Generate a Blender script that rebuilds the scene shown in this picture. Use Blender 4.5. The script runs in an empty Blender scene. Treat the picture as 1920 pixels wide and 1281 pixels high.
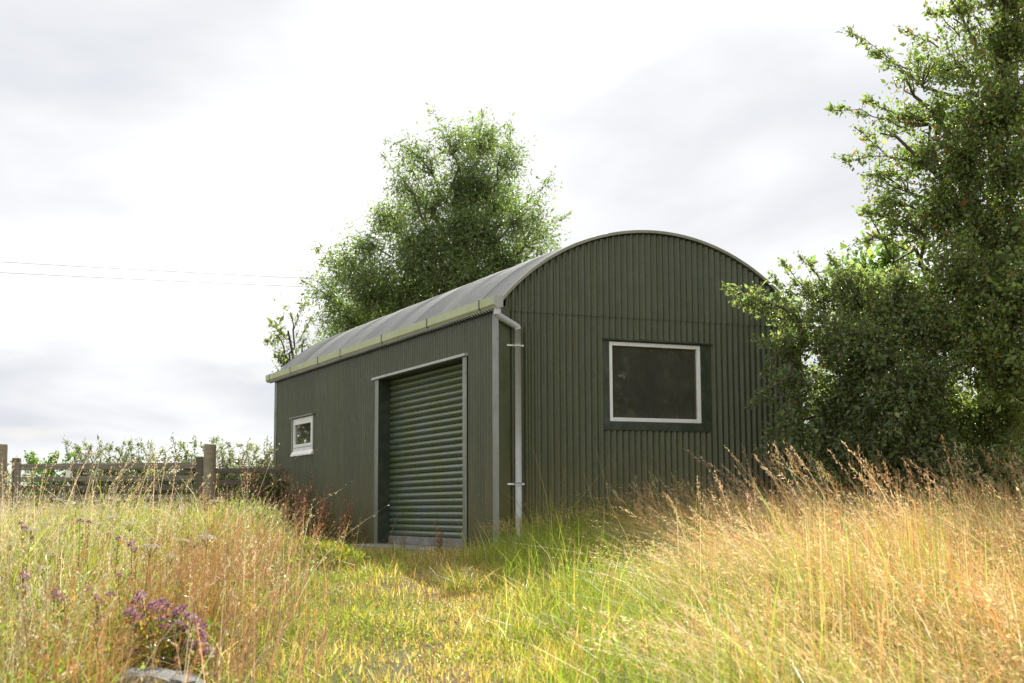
import bpy, bmesh, math
import numpy as np
from mathutils import Matrix, Vector

rng = np.random.default_rng(11)
scn = bpy.context.scene
col = scn.collection

# ------------------------------------------------------------------ camera
FPX = 2628.36; YAW = 0.42435; PITCH = 0.11973; ROLL = -0.00447
CAM = np.array([-6.4196, -14.5420, 0.4579])
Fv = np.array([math.sin(YAW)*math.cos(PITCH), math.cos(YAW)*math.cos(PITCH), math.sin(PITCH)])
Rv = np.array([math.cos(YAW), -math.sin(YAW), 0.0]); Uv = np.cross(Rv, Fv)
c_, s_ = math.cos(ROLL), math.sin(ROLL)
Rv, Uv = c_*Rv+s_*Uv, -s_*Rv+c_*Uv
cam = bpy.data.cameras.new('camera'); camo = bpy.data.objects.new('camera', cam); col.objects.link(camo)
cam.sensor_width = 36.0; cam.sensor_fit = 'HORIZONTAL'; cam.lens = FPX/1920*36
cam.clip_start = 0.05; cam.clip_end = 4000
cam.dof.use_dof = True; cam.dof.focus_distance = 15.0; cam.dof.aperture_fstop = 4.0
camo.matrix_world = Matrix(((Rv[0], Uv[0], -Fv[0], CAM[0]), (Rv[1], Uv[1], -Fv[1], CAM[1]), (Rv[2], Uv[2], -Fv[2], CAM[2]), (0, 0, 0, 1)))
scn.camera = camo

# ------------------------------------------------------------------ sun, sky, exposure
SUN_AZ = math.radians(32); SUN_EL = math.radians(38.5)     # azimuth from +Y towards +X
sd = Vector((math.sin(SUN_AZ)*math.cos(SUN_EL), math.cos(SUN_AZ)*math.cos(SUN_EL), math.sin(SUN_EL)))
sun = bpy.data.lights.new('sun', 'SUN'); suno = bpy.data.objects.new('sun', sun); col.objects.link(suno)
sun.energy = 5.0; sun.angle = math.radians(0.8); sun.color = (1.0, 0.955, 0.87)
suno.rotation_euler = sd.to_track_quat('Z', 'Y').to_euler()
suno.location = (30, 40, 60)

world = bpy.data.worlds.new('World'); scn.world = world; world.use_nodes = True
nt = world.node_tree; nt.nodes.clear()
def N(nt, kind, **kw):
    n = nt.nodes.new(kind)
    for k, v in kw.items():
        if k.startswith('i_'):
            key = k[2:]; n.inputs[int(key) if key.isdigit() else key].default_value = v
        else: setattr(n, k, v)
    return n
def ramp(nt, fac, stops, interp='LINEAR'):
    r = nt.nodes.new('ShaderNodeValToRGB'); e = r.color_ramp; e.interpolation = interp
    while len(e.elements) > len(stops): e.elements.remove(e.elements[-1])
    while len(e.elements) < len(stops): e.elements.new(0.5)
    for el, (p, c) in zip(e.elements, stops):
        el.position = p; el.color = (c, c, c, 1) if isinstance(c, (int, float)) else (*c, 1)
    nt.links.new(fac, r.inputs[0]); return r.outputs[0]
def math_(nt, op, a, b=None):
    n = nt.nodes.new('ShaderNodeMath'); n.operation = op
    for i, v in enumerate((a, b)):
        if v is None: continue
        if isinstance(v, (int, float)): n.inputs[i].default_value = v
        else: nt.links.new(v, n.inputs[i])
    return n.outputs[0]
sky = N(nt, 'ShaderNodeTexSky', sky_type='NISHITA', sun_disc=False, sun_elevation=SUN_EL, sun_rotation=SUN_AZ, air_density=1.2, dust_density=2.0)
tc = N(nt, 'ShaderNodeTexCoord'); sp = N(nt, 'ShaderNodeSeparateXYZ'); nt.links.new(tc.outputs['Generated'], sp.inputs[0])
zz = math_(nt, 'ADD', math_(nt, 'MAXIMUM', sp.outputs[2], 0.0), 0.22)
cx = N(nt, 'ShaderNodeCombineXYZ')
nt.links.new(math_(nt, 'DIVIDE', sp.outputs[0], zz), cx.inputs[0]); nt.links.new(math_(nt, 'DIVIDE', sp.outputs[1], zz), cx.inputs[1])
def cloudnoise(scale, detail, off):
    m = N(nt, 'ShaderNodeMapping'); m.inputs['Location'].default_value = off; nt.links.new(cx.outputs[0], m.inputs[0])
    n = N(nt, 'ShaderNodeTexNoise', i_Scale=scale, i_Detail=detail, i_Roughness=0.52, i_Distortion=0.25); nt.links.new(m.outputs[0], n.inputs['Vector']); return n.outputs[0]
cov = ramp(nt, cloudnoise(1.1, 5, (3.1, 1.7, 0)), [(0.30, 0.72), (0.48, 1.0)])
shade = ramp(nt, cloudnoise(1.15, 5, (7.6, 2.2, 0)), [(0.28, (0.53, 0.55, 0.60)), (0.42, (0.65, 0.662, 0.69)), (0.53, (0.77, 0.775, 0.79)), (0.64, (1.0, 1.0, 1.0))])
sc = N(nt, 'ShaderNodeVectorMath', operation='SCALE'); nt.links.new(shade, sc.inputs[0]); sc.inputs['Scale'].default_value = 6.6
mx = N(nt, 'ShaderNodeMix', data_type='RGBA'); nt.links.new(cov, mx.inputs[0]); nt.links.new(sky.outputs[0], mx.inputs[6]); nt.links.new(sc.outputs[0], mx.inputs[7])
bg = N(nt, 'ShaderNodeBackground', i_Strength=0.1); nt.links.new(mx.outputs[2], bg.inputs[0])
wo = N(nt, 'ShaderNodeOutputWorld'); nt.links.new(bg.outputs[0], wo.inputs[0])
scn.view_settings.view_transform = 'Standard'; scn.view_settings.look = 'None'; scn.view_settings.gamma = 1
scn.view_settings.use_curve_mapping = False; scn.view_settings.exposure = 1.02
scn.render.engine = 'CYCLES'
scn.cycles.max_bounces = 12; scn.cycles.diffuse_bounces = 7; scn.cycles.transmission_bounces = 6; scn.cycles.transparent_max_bounces = 12

# ------------------------------------------------------------------ helpers
def at(u, v, d):
    """photo pixel (1920 wide) + distance along the view axis -> world point"""
    return CAM + d*(Fv + (u-960)/FPX*Rv - (v-640.5)/FPX*Uv)
def proj(P):
    D = np.asarray(P, float)-CAM; w = D@Fv
    return 960+FPX*(D@Rv)/w, 640.5-FPX*(D@Uv)/w
SY, CY = math.sin(YAW), math.cos(YAW)
def depth(x, y): return (x-CAM[0])*SY+(y-CAM[1])*CY
def lateral(x, y): return (x-CAM[0])*CY-(y-CAM[1])*SY
def from_dl(d, l): return CAM[0]+d*SY+l*CY, CAM[1]+d*CY-l*SY
def sstep(a, b, x):
    t = np.clip((x-a)/(b-a), 0, 1); return t*t*(3-2*t)
def gz(x, y):
    """height of the ground"""
    x = np.asarray(x, float); y = np.asarray(y, float)
    d = depth(x, y); l = lateral(x, y)
    t = 15.6-d
    soft = 0.5*(t+np.sqrt(t*t+0.6))
    z = -0.056*np.minimum(soft, 20)+0.012
    back = sstep(19.0, 31.0, d)*0.40
    z = z+back*sstep(3.0, -2.0, l)+0.25*sstep(19, 31, d)*sstep(-2, 3, l)
    near = np.exp(-((d-12)/14)**2)
    z = z+near*(0.022*np.sin(1.7*x+0.6*y)+0.016*np.sin(2.9*y-1.1*x+1))*sstep(0.2, 2.2, np.maximum(np.maximum(-x, -y), 0)+np.maximum(x-4.2, 0))
    z = z-0.06*np.exp(-((x+.5)/1.0)**2)*sstep(-1.2, .4, y)*sstep(5.6, 4.4, y)-0.04*np.exp(-(x/1.2)**2-((y+.6)/1.2)**2)
    z = z+sstep(1.0, 2.2, l)*near*sstep(16.5, 14.5, d)*(0.05*np.sin(2.3*l+1.1*d)+0.04*np.sin(3.7*d-1.9*l))
    z = z+0.12*np.exp(-((l-3.6)/1.6)**2)*np.exp(-((d-11.5)/3)**2)
    return z

MATS = {}
def new_mat(name):
    m = bpy.data.materials.new(name); m.use_nodes = True; m.node_tree.nodes.clear(); MATS[name] = m
    return m, m.node_tree
def out(nt, shader):
    o = nt.nodes.new('ShaderNodeOutputMaterial'); nt.links.new(shader, o.inputs[0])
def noise(nt, scale, detail=4, rough=0.55, coord='Object', stretch=None):
    if coord == 'Position': v = nt.nodes.new('ShaderNodeNewGeometry').outputs['Position']      # world place: alike pieces differ
    else: v = nt.nodes.new('ShaderNodeTexCoord').outputs[coord]
    if stretch:
        m = nt.nodes.new('ShaderNodeMapping'); m.inputs['Scale'].default_value = stretch; nt.links.new(v, m.inputs[0]); v = m.outputs[0]
    n = nt.nodes.new('ShaderNodeTexNoise'); n.inputs['Scale'].default_value = scale; n.inputs['Detail'].default_value = detail; n.inputs['Roughness'].default_value = rough
    nt.links.new(v, n.inputs['Vector']); return n.outputs[0]
def mixc(nt, fac, a, b, mode='MIX'):
    n = nt.nodes.new('ShaderNodeMix'); n.data_type = 'RGBA'; n.blend_type = mode
    for i, v in ((0, fac), (6, a), (7, b)):
        if isinstance(v, (int, float)): n.inputs[i].default_value = v
        elif isinstance(v, tuple): n.inputs[i].default_value = (*v, 1)
        else: nt.links.new(v, n.inputs[i])
    return n.outputs[2]
def principled(nt, color, rough=0.5, spec=0.5, metal=0.0, bump=None, bump_d=0.01, bump_s=0.5):
    p = nt.nodes.new('ShaderNodeBsdfPrincipled')
    if isinstance(color, tuple): p.inputs['Base Color'].default_value = (*color, 1)
    else: nt.links.new(color, p.inputs['Base Color'])
    if isinstance(rough, (int, float)): p.inputs['Roughness'].default_value = rough
    else: nt.links.new(rough, p.inputs['Roughness'])
    p.inputs['Specular IOR Level'].default_value = spec; p.inputs['Metallic'].default_value = metal
    if bump is not None:
        b = nt.nodes.new('ShaderNodeBump'); b.inputs['Distance'].default_value = bump_d; b.inputs['Strength'].default_value = bump_s
        nt.links.new(bump, b.inputs['Height']); nt.links.new(b.outputs[0], p.inputs['Normal'])
    return p.outputs[0]

def mat_paint(name, base, algae, lo, hi, rough=0.38, spec=0.5, dust=(0.12, 0.12, 0.09), stretch=(3, 3, 0.35), grain=0.10, low_tint=None):
    m, nt = new_mat(name)
    a = ramp(nt, noise(nt, 1.6, 6, 0.62, 'Position', stretch), [(lo, 0), (hi, 1)])
    b = ramp(nt, noise(nt, 5.0, 5, 0.7, 'Position'), [(0.45, 0), (0.75, 0.6)])
    oi = nt.nodes.new('ShaderNodeObjectInfo')
    hv = nt.nodes.new('ShaderNodeHueSaturation'); nt.links.new(ramp(nt, oi.outputs['Random'], [(0, 0.90), (1, 1.08)]), hv.inputs['Value'])
    c = mixc(nt, a, base, algae); c = mixc(nt, b, c, dust)
    if low_tint:                                                      # ragged-edged second tint, stronger towards the ground
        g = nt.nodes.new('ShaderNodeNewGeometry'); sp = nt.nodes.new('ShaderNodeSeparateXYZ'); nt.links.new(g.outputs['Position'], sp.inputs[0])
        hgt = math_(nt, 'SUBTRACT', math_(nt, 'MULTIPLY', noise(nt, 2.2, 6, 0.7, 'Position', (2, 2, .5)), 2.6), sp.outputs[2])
        c = mixc(nt, ramp(nt, math_(nt, 'MULTIPLY', hgt, .6), [(0.05, 0), (0.62, 0.75)]), c, low_tint)
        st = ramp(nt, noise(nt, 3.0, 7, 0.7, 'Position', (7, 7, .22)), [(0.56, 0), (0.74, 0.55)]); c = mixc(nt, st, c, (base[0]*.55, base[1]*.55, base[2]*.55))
    nt.links.new(c, hv.inputs['Color'])
    r = ramp(nt, noise(nt, 7, 4, 0.6, 'Position', (1, 1, 0.5)), [(0.3, rough-0.06), (0.7, rough+0.16)])
    out(nt, principled(nt, hv.outputs[0], r, spec, 0, noise(nt, 18, 3, 0.55, 'Position'), 0.002, grain))
    return m
M_wall = mat_paint('green_paint', (0.064, 0.077, 0.030), (0.086, 0.090, 0.030), 0.45, 0.78, 0.27, 0.6, dust=(0.084, 0.094, 0.046), low_tint=(0.135, 0.116, 0.046))
M_trim = mat_paint('dark_green_trim', (0.026, 0.042, 0.026), (0.038, 0.048, 0.022), 0.45, 0.75, 0.42)
M_flash = mat_paint('flashing_paint', (0.20, 0.215, 0.19), (0.13, 0.145, 0.07), 0.45, 0.75, 0.30, 0.6)
M_door = mat_paint('shutter_steel', (0.080, 0.115, 0.088), (0.075, 0.105, 0.022), 0.36, 0.58, 0.30, 0.7, (0.11, 0.13, 0.10), (1.2, 1.2, 1.6))
M_roof = mat_paint('roof_steel', (0.25, 0.255, 0.245), (0.22, 0.225, 0.195), 0.4, 0.7, 0.30, 0.8, (0.27, 0.27, 0.26), (0.6, 4, 0.6), 0.0)
M_gut = mat_paint('gutter_coat', (0.50, 0.54, 0.32), (0.38, 0.44, 0.18), 0.35, 0.7, 0.42, 0.45, (0.50, 0.52, 0.36), (1, 1, 3))
M_pipe = mat_paint('grey_pipe', (0.44, 0.45, 0.44), (0.33, 0.35, 0.27), 0.52, 0.8, 0.4, 0.5, (0.55, 0.56, 0.54), (3, 3, 1))
M_white = mat_paint('white_frame', (0.86, 0.86, 0.84), (0.76, 0.75, 0.66), 0.5, 0.8, 0.35, 0.5, (0.72, 0.72, 0.68), (2, 2, 2))
M_conc = mat_paint('concrete', (0.27, 0.26, 0.25), (0.17, 0.17, 0.13), 0.4, 0.65, 0.85, 0.3, (0.34, 0.33, 0.32), (2, 2, 2))
M_inside = mat_paint('inner_lining', (0.11, 0.105, 0.085), (0.09, 0.09, 0.07), 0.4, 0.7, 0.8, 0.2)
M_screw = mat_paint('screw_cap', (0.07, 0.08, 0.065), (0.18, 0.18, 0.16), 0.45, 0.6, 0.4)
def mat_glass(name, tint):
    m, nt = new_mat(name)
    fr = N(nt, 'ShaderNodeFresnel', i_IOR=1.62)
    gl = N(nt, 'ShaderNodeBsdfGlossy', i_Roughness=0.02); gl.inputs[0].default_value = (0.9, 0.92, 0.9, 1)
    tr = N(nt, 'ShaderNodeBsdfTransparent'); tr.inputs[0].default_value = (*tint, 1)
    df = N(nt, 'ShaderNodeBsdfDiffuse'); df.inputs[0].default_value = (0.24, 0.235, 0.19, 1)
    m1 = N(nt, 'ShaderNodeMixShader'); nt.links.new(ramp(nt, noise(nt, 2.5, 5, 0.6), [(0.35, 0.19), (0.7, 0.28)]), m1.inputs[0]); nt.links.new(tr.outputs[0], m1.inputs[1]); nt.links.new(df.outputs[0], m1.inputs[2])
    mm = N(nt, 'ShaderNodeMixShader'); nt.links.new(fr.outputs[0], mm.inputs[0]); nt.links.new(m1.outputs[0], mm.inputs[1]); nt.links.new(gl.outputs[0], mm.inputs[2])
    out(nt, mm.outputs[0]); return m
M_glass = mat_glass('window_glass', (0.55, 0.57, 0.53))
def mat_wood(name, a, b):
    m, nt = new_mat(name)
    f = noise(nt, 9, 6, 0.65, stretch=(0.35, 4, 4)); c = mixc(nt, ramp(nt, f, [(0.3, 0), (0.7, 1)]), a, b)
    g = ramp(nt, noise(nt, 3, 4), [(0.5, 0), (0.75, 0.7)]); c = mixc(nt, g, c, (0.15, 0.16, 0.08))
    out(nt, principled(nt, c, 0.85, 0.2, 0, f, 0.012, 0.6)); return m
M_wood = mat_wood('weathered_timber', (0.17, 0.148, 0.115), (0.33, 0.295, 0.24))
M_wood2 = mat_wood('dark_timber', (0.09, 0.08, 0.06), (0.20, 0.17, 0.13))
M_post = mat_wood('post_timber', (0.25, 0.205, 0.14), (0.44, 0.38, 0.28))
def mat_bark():
    m, nt = new_mat('bark'); f = noise(nt, 14, 6, 0.7, stretch=(1, 1, 0.3))
    c = mixc(nt, f, (0.06, 0.048, 0.036), (0.20, 0.17, 0.13)); out(nt, principled(nt, c, 0.9, 0.2, 0, f, 0.02, 0.8)); return m
M_bark = mat_bark()
def mat_leaf(name, trans=0.42, gloss=0.25, rough=0.42, tcol=(1.25, 1.35, 0.55), hue=True):
    m, nt = new_mat(name)
    a = N(nt, 'ShaderNodeAttribute', attribute_name='tint')
    p = principled(nt, a.outputs['Color'], rough, gloss)
    t = N(nt, 'ShaderNodeBsdfTranslucent'); nt.links.new(mixc(nt, 1.0, a.outputs['Color'], tcol, 'MULTIPLY'), t.inputs[0])
    mm = N(nt, 'ShaderNodeMixShader', i_0=trans); nt.links.new(p, mm.inputs[1]); nt.links.new(t.outputs[0], mm.inputs[2])
    out(nt, mm.outputs[0]); return m
M_leaf = mat_leaf('leaf', 0.55, 0.7, 0.36, (1.35, 1.5, 0.75))
M_grass = mat_leaf('grass_blade', 0.5, 0.35, 0.45, (1.35, 1.35, 0.7))
M_dry = mat_leaf('dry_grass', 0.45, 0.3, 0.5, (1.1, 1.04, 0.85))
M_flower = mat_leaf('petal', 0.3, 0.1, 0.7, (1.1, 0.95, 1.05))
def mat_ground():
    m, nt = new_mat('meadow_soil')
    f1 = noise(nt, 0.8, 6, 0.6); f2 = noise(nt, 9, 5, 0.65); f3 = noise(nt, 45, 3, 0.6)
    c = mixc(nt, ramp(nt, f1, [(0.4, 0), (0.62, 1)]), (0.12, 0.085, 0.035), (0.06, 0.075, 0.022))
    c = mixc(nt, ramp(nt, f2, [(0.48, 0), (0.7, 0.7)]), c, (0.17, 0.13, 0.08)); c = mixc(nt, ramp(nt, f3, [(0.45, 0), (0.75, 0.6)]), c, (0.24, 0.18, 0.09))
    out(nt, principled(nt, c, 0.95, 0.1, 0, f3, 0.03, 0.7)); return m
M_ground = mat_ground()
def mat_stone():
    m, nt = new_mat('limestone')
    f = noise(nt, 7, 7, 0.65); g = noise(nt, 3.2, 5, 0.6)
    c = mixc(nt, ramp(nt, f, [(0.35, 0), (0.65, 1)]), (0.085, 0.09, 0.095), (0.235, 0.24, 0.245)); c = mixc(nt, ramp(nt, g, [(0.56, 0), (0.66, 0.8)]), c, (0.33, 0.22, 0.08))
    out(nt, principled(nt, c, 0.9, 0.2, 0, f, 0.02, 0.8)); return m
M_stone = mat_stone()
def mat_cable():
    m, nt = new_mat('cable_sheath'); out(nt, principled(nt, ramp(nt, noise(nt, 3), [(0, (0.30, 0.30, 0.31)), (1, (0.38, 0.38, 0.39))]), 0.6)); return m
M_cable = mat_cable()

def tag(o, label=None, cat=None, group=None, kind=None):
    if label: o['label'] = label
    if cat: o['category'] = cat
    if group: o['group'] = group
    if kind: o['kind'] = kind
    return o
def empty(name, loc=(0, 0, 0), rz=0.0):
    o = bpy.data.objects.new(name, None); col.objects.link(o); o.location = loc; o.rotation_euler = (0, 0, rz); o.empty_display_size = 0.2
    return o
def link(name, me, mat=None, parent=None):
    o = bpy.data.objects.new(name, me); col.objects.link(o)
    if mat is not None and len(me.materials) == 0: me.materials.append(mat)
    if parent is not None: o.parent = parent
    return o
def copy_tree(o, parent=None):
    c = o.copy(); col.objects.link(c); c.parent = parent
    for ch in list(o.children): copy_tree(ch, c)
    return c
def mesh_np(name, verts, tris, tint=None, smooth=False):
    verts = np.ascontiguousarray(verts, np.float32).reshape(-1, 3); tris = np.ascontiguousarray(tris, np.int32).reshape(-1, 3)
    me = bpy.data.meshes.new(name)
    me.vertices.add(len(verts)); me.vertices.foreach_set('co', verts.ravel())
    me.loops.add(tris.size); me.loops.foreach_set('vertex_index', tris.ravel())
    me.polygons.add(len(tris)); me.polygons.foreach_set('loop_start', np.arange(0, tris.size, 3, dtype=np.int32))
    sm = np.asarray(smooth) if not isinstance(smooth, bool) else np.full(len(tris), smooth)
    me.polygons.foreach_set('use_smooth', sm)
    if tint is not None:
        a = me.attributes.new('tint', 'FLOAT_COLOR', 'POINT')
        a.data.foreach_set('color', np.concatenate([tint, np.ones((len(tint), 1))], 1).astype(np.float32).ravel())
    me.update(); me.validate(); return me
def quads_to_tris(q): q = np.asarray(q); return np.concatenate([q[:, [0, 1, 2]], q[:, [0, 2, 3]]])
def bm_mesh(name, bm, smooth=False):
    me = bpy.data.meshes.new(name); bm.to_mesh(me); bm.free()
    if smooth:
        for p in me.polygons: p.use_smooth = True
    return me
def box_bm(x0, x1, y0, y1, z0, z1, bev=0.004):
    bm = bmesh.new(); bmesh.ops.create_cube(bm, size=1)
    for v in bm.verts: v.co = ((x0+x1)/2+v.co.x*(x1-x0), (y0+y1)/2+v.co.y*(y1-y0), (z0+z1)/2+v.co.z*(z1-z0))
    b = min(bev, 0.3*min(x1-x0, y1-y0, z1-z0))
    if b > 0: bmesh.ops.bevel(bm, geom=bm.edges[:], offset=b, segments=1, affect='EDGES')
    return bm
def box(name, mat, parent, x0, x1, y0, y1, z0, z1, bev=0.004): return link(name, bm_mesh(name, box_bm(x0, x1, y0, y1, z0, z1, bev)), mat, parent)
def prism(name, mat, parent, pts, axis, a0, a1, smooth=False):
    """closed 2-D outline swept along an axis"""
    n = len(pts); V = []
    for a in (a0, a1):
        for p, q in pts: V.append({'x': (a, p, q), 'y': (p, a, q), 'z': (p, q, a)}[axis])
    Fs = [(i, (i+1) % n, n+(i+1) % n, n+i) for i in range(n)]+[tuple(range(n)), tuple(range(2*n-1, n-1, -1))]
    me = bpy.data.meshes.new(name); me.from_pydata(V, [], Fs); bm = bmesh.new(); bm.from_mesh(me); bmesh.ops.recalc_face_normals(bm, faces=bm.faces[:]); bm.to_mesh(me); bm.free()
    if smooth:
        for p in me.polygons: p.use_smooth = True
    return link(name, me, mat, parent)

# ------------------------------------------------------------------ ground
def make_ground():
    s = np.linspace(-1, 1, 181); g = np.sinh(s*6.2)/math.sinh(6.2)*900
    X, Y = np.meshgrid(g, g); X = X-3; Y = Y-3
    Z = gz(X, Y); n = len(g); V = np.stack([X, Y, Z], -1).reshape(-1, 3)
    i = np.arange(n*n).reshape(n, n); q = np.stack([i[:-1, :-1], i[:-1, 1:], i[1:, 1:], i[1:, :-1]], -1).reshape(-1, 4)
    tag(link('ground', mesh_np('ground', V, quads_to_tris(q), smooth=True), M_ground), kind='structure')
make_ground()

# ------------------------------------------------------------------ barn
W, L, P = 4.13, 9.90, 0.082
RAD, ZA = 2.70, 3.775                       # roof arc
ZC = ZA-RAD
def arch(x): return ZC+np.sqrt(np.maximum(RAD**2-(np.asarray(x)-W/2)**2, 0))
EAVE = 2.80; SEAM = 2.777; ZB = -0.28; AMP = 0.0165
barn = empty('barn', (0, 0, 0))
tag(barn, 'dark green corrugated metal barn with curved roof, roller shutter and two white windows', 'barn')
sheet_cache = {}
def sheet(name, axis, a0, a1, lo, hi, off, flip=1, mat=None, parent=None, phase=0.0):
    """corrugated sheet; axis 'x': lies in a y=off plane, axis 'y': in an x=off plane; lo/hi numbers or functions of the running coordinate"""
    n = max(2, int(round((a1-a0)/P*10))+1); a = np.linspace(a0, a1, n)
    w = AMP*np.cos(2*np.pi*(a+phase)/P)
    zl = lo(a) if callable(lo) else np.full(n, lo); zh = hi(a) if callable(hi) else np.full(n, hi)
    V = []
    for th in (0.0, 0.0015):
        for z in (zl, zh):
            o = off+flip*(w+th) if True else off
            V.append(np.stack([a, np.full(n, 0)+o, z], 1) if axis == 'x' else np.stack([np.full(n, 0)+o, a, z], 1))
    V = np.concatenate(V); i = np.arange(n-1)
    def strip(r0, r1): return np.stack([r0*n+i, r0*n+i+1, r1*n+i+1, r1*n+i], 1)
    qs = np.concatenate([strip(0, 1), strip(3, 2)]); ends = np.array([[0, n, 3*n, 2*n], [2*n-1, n-1, 3*n-1, 4*n-1]])
    qe = np.concatenate([strip(2, 0), strip(1, 3), ends])+len(V); V = np.concatenate([V, V])
    ts, te = quads_to_tris(qs), quads_to_tris(qe); sm = np.concatenate([np.ones(len(ts), bool), np.zeros(len(te), bool)])
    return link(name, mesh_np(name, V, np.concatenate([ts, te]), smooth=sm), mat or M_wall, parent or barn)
def split(a0, a1, w):
    k = max(1, int(round((a1-a0)/w))); return [(a0+(a1-a0)*i/k, a0+(a1-a0)*(i+1)/k) for i in range(k)]
# gable facing the camera: window opening
WX0, WX1, WZ0, WZ1 = 1.401, 2.662, 1.4907, 2.4359
OX0, OX1, OZ0, OZ1 = WX0-0.005, WX1+0.005, WZ0-0.005, WZ1+0.005
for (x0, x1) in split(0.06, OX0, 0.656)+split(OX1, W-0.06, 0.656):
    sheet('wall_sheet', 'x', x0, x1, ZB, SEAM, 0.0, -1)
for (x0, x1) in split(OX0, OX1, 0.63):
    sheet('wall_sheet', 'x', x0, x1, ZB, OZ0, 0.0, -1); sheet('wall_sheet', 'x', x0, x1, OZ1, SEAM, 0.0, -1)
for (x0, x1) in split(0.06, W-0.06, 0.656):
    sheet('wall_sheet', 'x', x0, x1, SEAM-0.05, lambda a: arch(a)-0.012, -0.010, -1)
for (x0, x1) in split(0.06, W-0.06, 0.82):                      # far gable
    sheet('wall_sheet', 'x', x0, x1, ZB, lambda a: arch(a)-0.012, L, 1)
# long wall with door and small window
DY0, DY1, DZ = 1.05, 4.20, 2.29
SY0, SY1, SZ0, SZ1 = 7.46, 8.66, 1.40, 2.00
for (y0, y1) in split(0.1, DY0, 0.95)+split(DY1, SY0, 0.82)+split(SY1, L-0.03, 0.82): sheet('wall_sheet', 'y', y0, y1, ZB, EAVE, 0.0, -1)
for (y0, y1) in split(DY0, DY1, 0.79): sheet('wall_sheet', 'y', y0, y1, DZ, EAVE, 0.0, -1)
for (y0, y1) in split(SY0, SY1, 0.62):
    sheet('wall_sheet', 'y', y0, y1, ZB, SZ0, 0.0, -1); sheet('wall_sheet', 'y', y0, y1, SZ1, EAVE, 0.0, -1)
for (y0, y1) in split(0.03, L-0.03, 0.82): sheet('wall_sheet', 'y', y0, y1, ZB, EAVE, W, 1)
box('floor_slab', M_conc, barn, 0.05, W-0.05, 0.05, L-0.05, -0.30, -0.02, 0)
# timber lining behind the gable window so that the glass looks into a dim room
box('inner_partition', M_inside, barn, 0.05, W-0.05, 5.2, 5.25, -0.015, 2.7, 0)
# roof sheets, corrugations follow the arc
def roof_sheet(y0, y1, lift):
    n = max(2, int(round((y1-y0)/P*6))+1); y = np.linspace(y0, y1, n); w = AMP*np.cos(2*np.pi*y/P)
    th_e = math.asin((W/2+0.075)/RAD); m = 23; th = np.linspace(-th_e, th_e, m)
    V = []
    for t in (0.0, 0.0018):
        r = RAD+0.020+lift+w[None, :]*1.35+t
        V.append(np.stack([W/2+r*np.sin(th)[:, None], np.repeat(y[None], m, 0), ZC+r*np.cos(th)[:, None]], -1).reshape(-1, 3))
    V = np.concatenate(V); i = np.arange(m*n).reshape(m, n)
    q0 = np.stack([i[:-1, :-1], i[:-1, 1:], i[1:, 1:], i[1:, :-1]], -1).reshape(-1, 4)
    e = [np.stack([b[:-1], b[1:], b[1:]+m*n, b[:-1]+m*n], 1) for b in (i[0, :], i[-1, ::-1], i[::-1, 0], i[:, -1])]
    ts, te = quads_to_tris(np.concatenate([q0, q0[:, ::-1]+m*n])), quads_to_tris(np.concatenate(e)+len(V)); V = np.concatenate([V, V])
    sm = np.concatenate([np.ones(len(ts), bool), np.zeros(len(te), bool)])
    o = link('roof_sheet', mesh_np('roof_sheet', V, np.concatenate([ts, te]), smooth=sm), M_roof, barn)
ed = np.linspace(-0.05, L+0.06, 14)
for k in range(13): roof_sheet(ed[k]-(0.06 if k else 0), ed[k+1], 0.0025*(k % 2))
# curved verge trim
def arc_strip(name, mat, y0, y1, r0, r1, half):
    th_e = math.asin(half/RAD); th = np.linspace(-th_e, th_e, 49); V = []
    for (r, y) in ((r0, y0), (r1, y0), (r1, y1), (r0, y1)): V.append(np.stack([W/2+r*np.sin(th), np.full(49, y), ZC+r*np.cos(th)], 1))
    V = np.concatenate(V); i = np.arange(48); q = []
    for a in range(4):
        b = (a+1) % 4; q.append(np.stack([a*49+i, b*49+i, b*49+i+1, a*49+i+1], 1))
    q.append(np.array([[0, 49, 98, 147], [48, 147+48, 98+48, 49+48]]))
    me = mesh_np(name, V, quads_to_tris(np.concatenate(q))); bm = bmesh.new(); bm.from_mesh(me); bmesh.ops.recalc_face_normals(bm, faces=bm.faces[:]); bm.to_mesh(me); bm.free()
    return link(name, me, mat, barn)
M_verge = mat_paint('verge_trim', (0.30, 0.30, 0.23), (0.22, 0.22, 0.14), 0.4, 0.7, 0.4, 0.5, (0.34, 0.33, 0.26))
arc_strip('verge_trim', M_verge, -0.056, -0.028, RAD+0.002, RAD+0.036, W/2+0.075)
arc_strip('verge_trim', M_verge, L+0.062, L+0.085, RAD+0.002, RAD+0.036, W/2+0.075)
# corner flashings
def corner(x, sx, y, sy):
    a, b, t = 0.175, 0.115, 0.003
    o = 0.0195
    px = x-sx*o; py = y-sy*o
    pts = [(px, py), (px, py+sy*a), (px+sx*t, py+sy*a), (px+sx*t, py+sy*t), (px+sx*b+sx*0.02, py+sy*t), (px+sx*b+sx*0.02, py)]
    return prism('corner_flashing', M_wall, barn, pts, 'z', ZB, EAVE-0.02 if sy > 0 else EAVE-0.02)
corner(0, 1, 0, 1); corner(W, -1, 0, 1); corner(0, 1, L, -1); corner(W, -1, L, -1)
# flashing's side leg repeated in paler paint: the skylight it catches, as colour
box('corner_lit_leg', M_flash, barn, -0.0255, -0.0225, -0.0185, 0.165, ZB, EAVE-0.03, 0.001)
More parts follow.
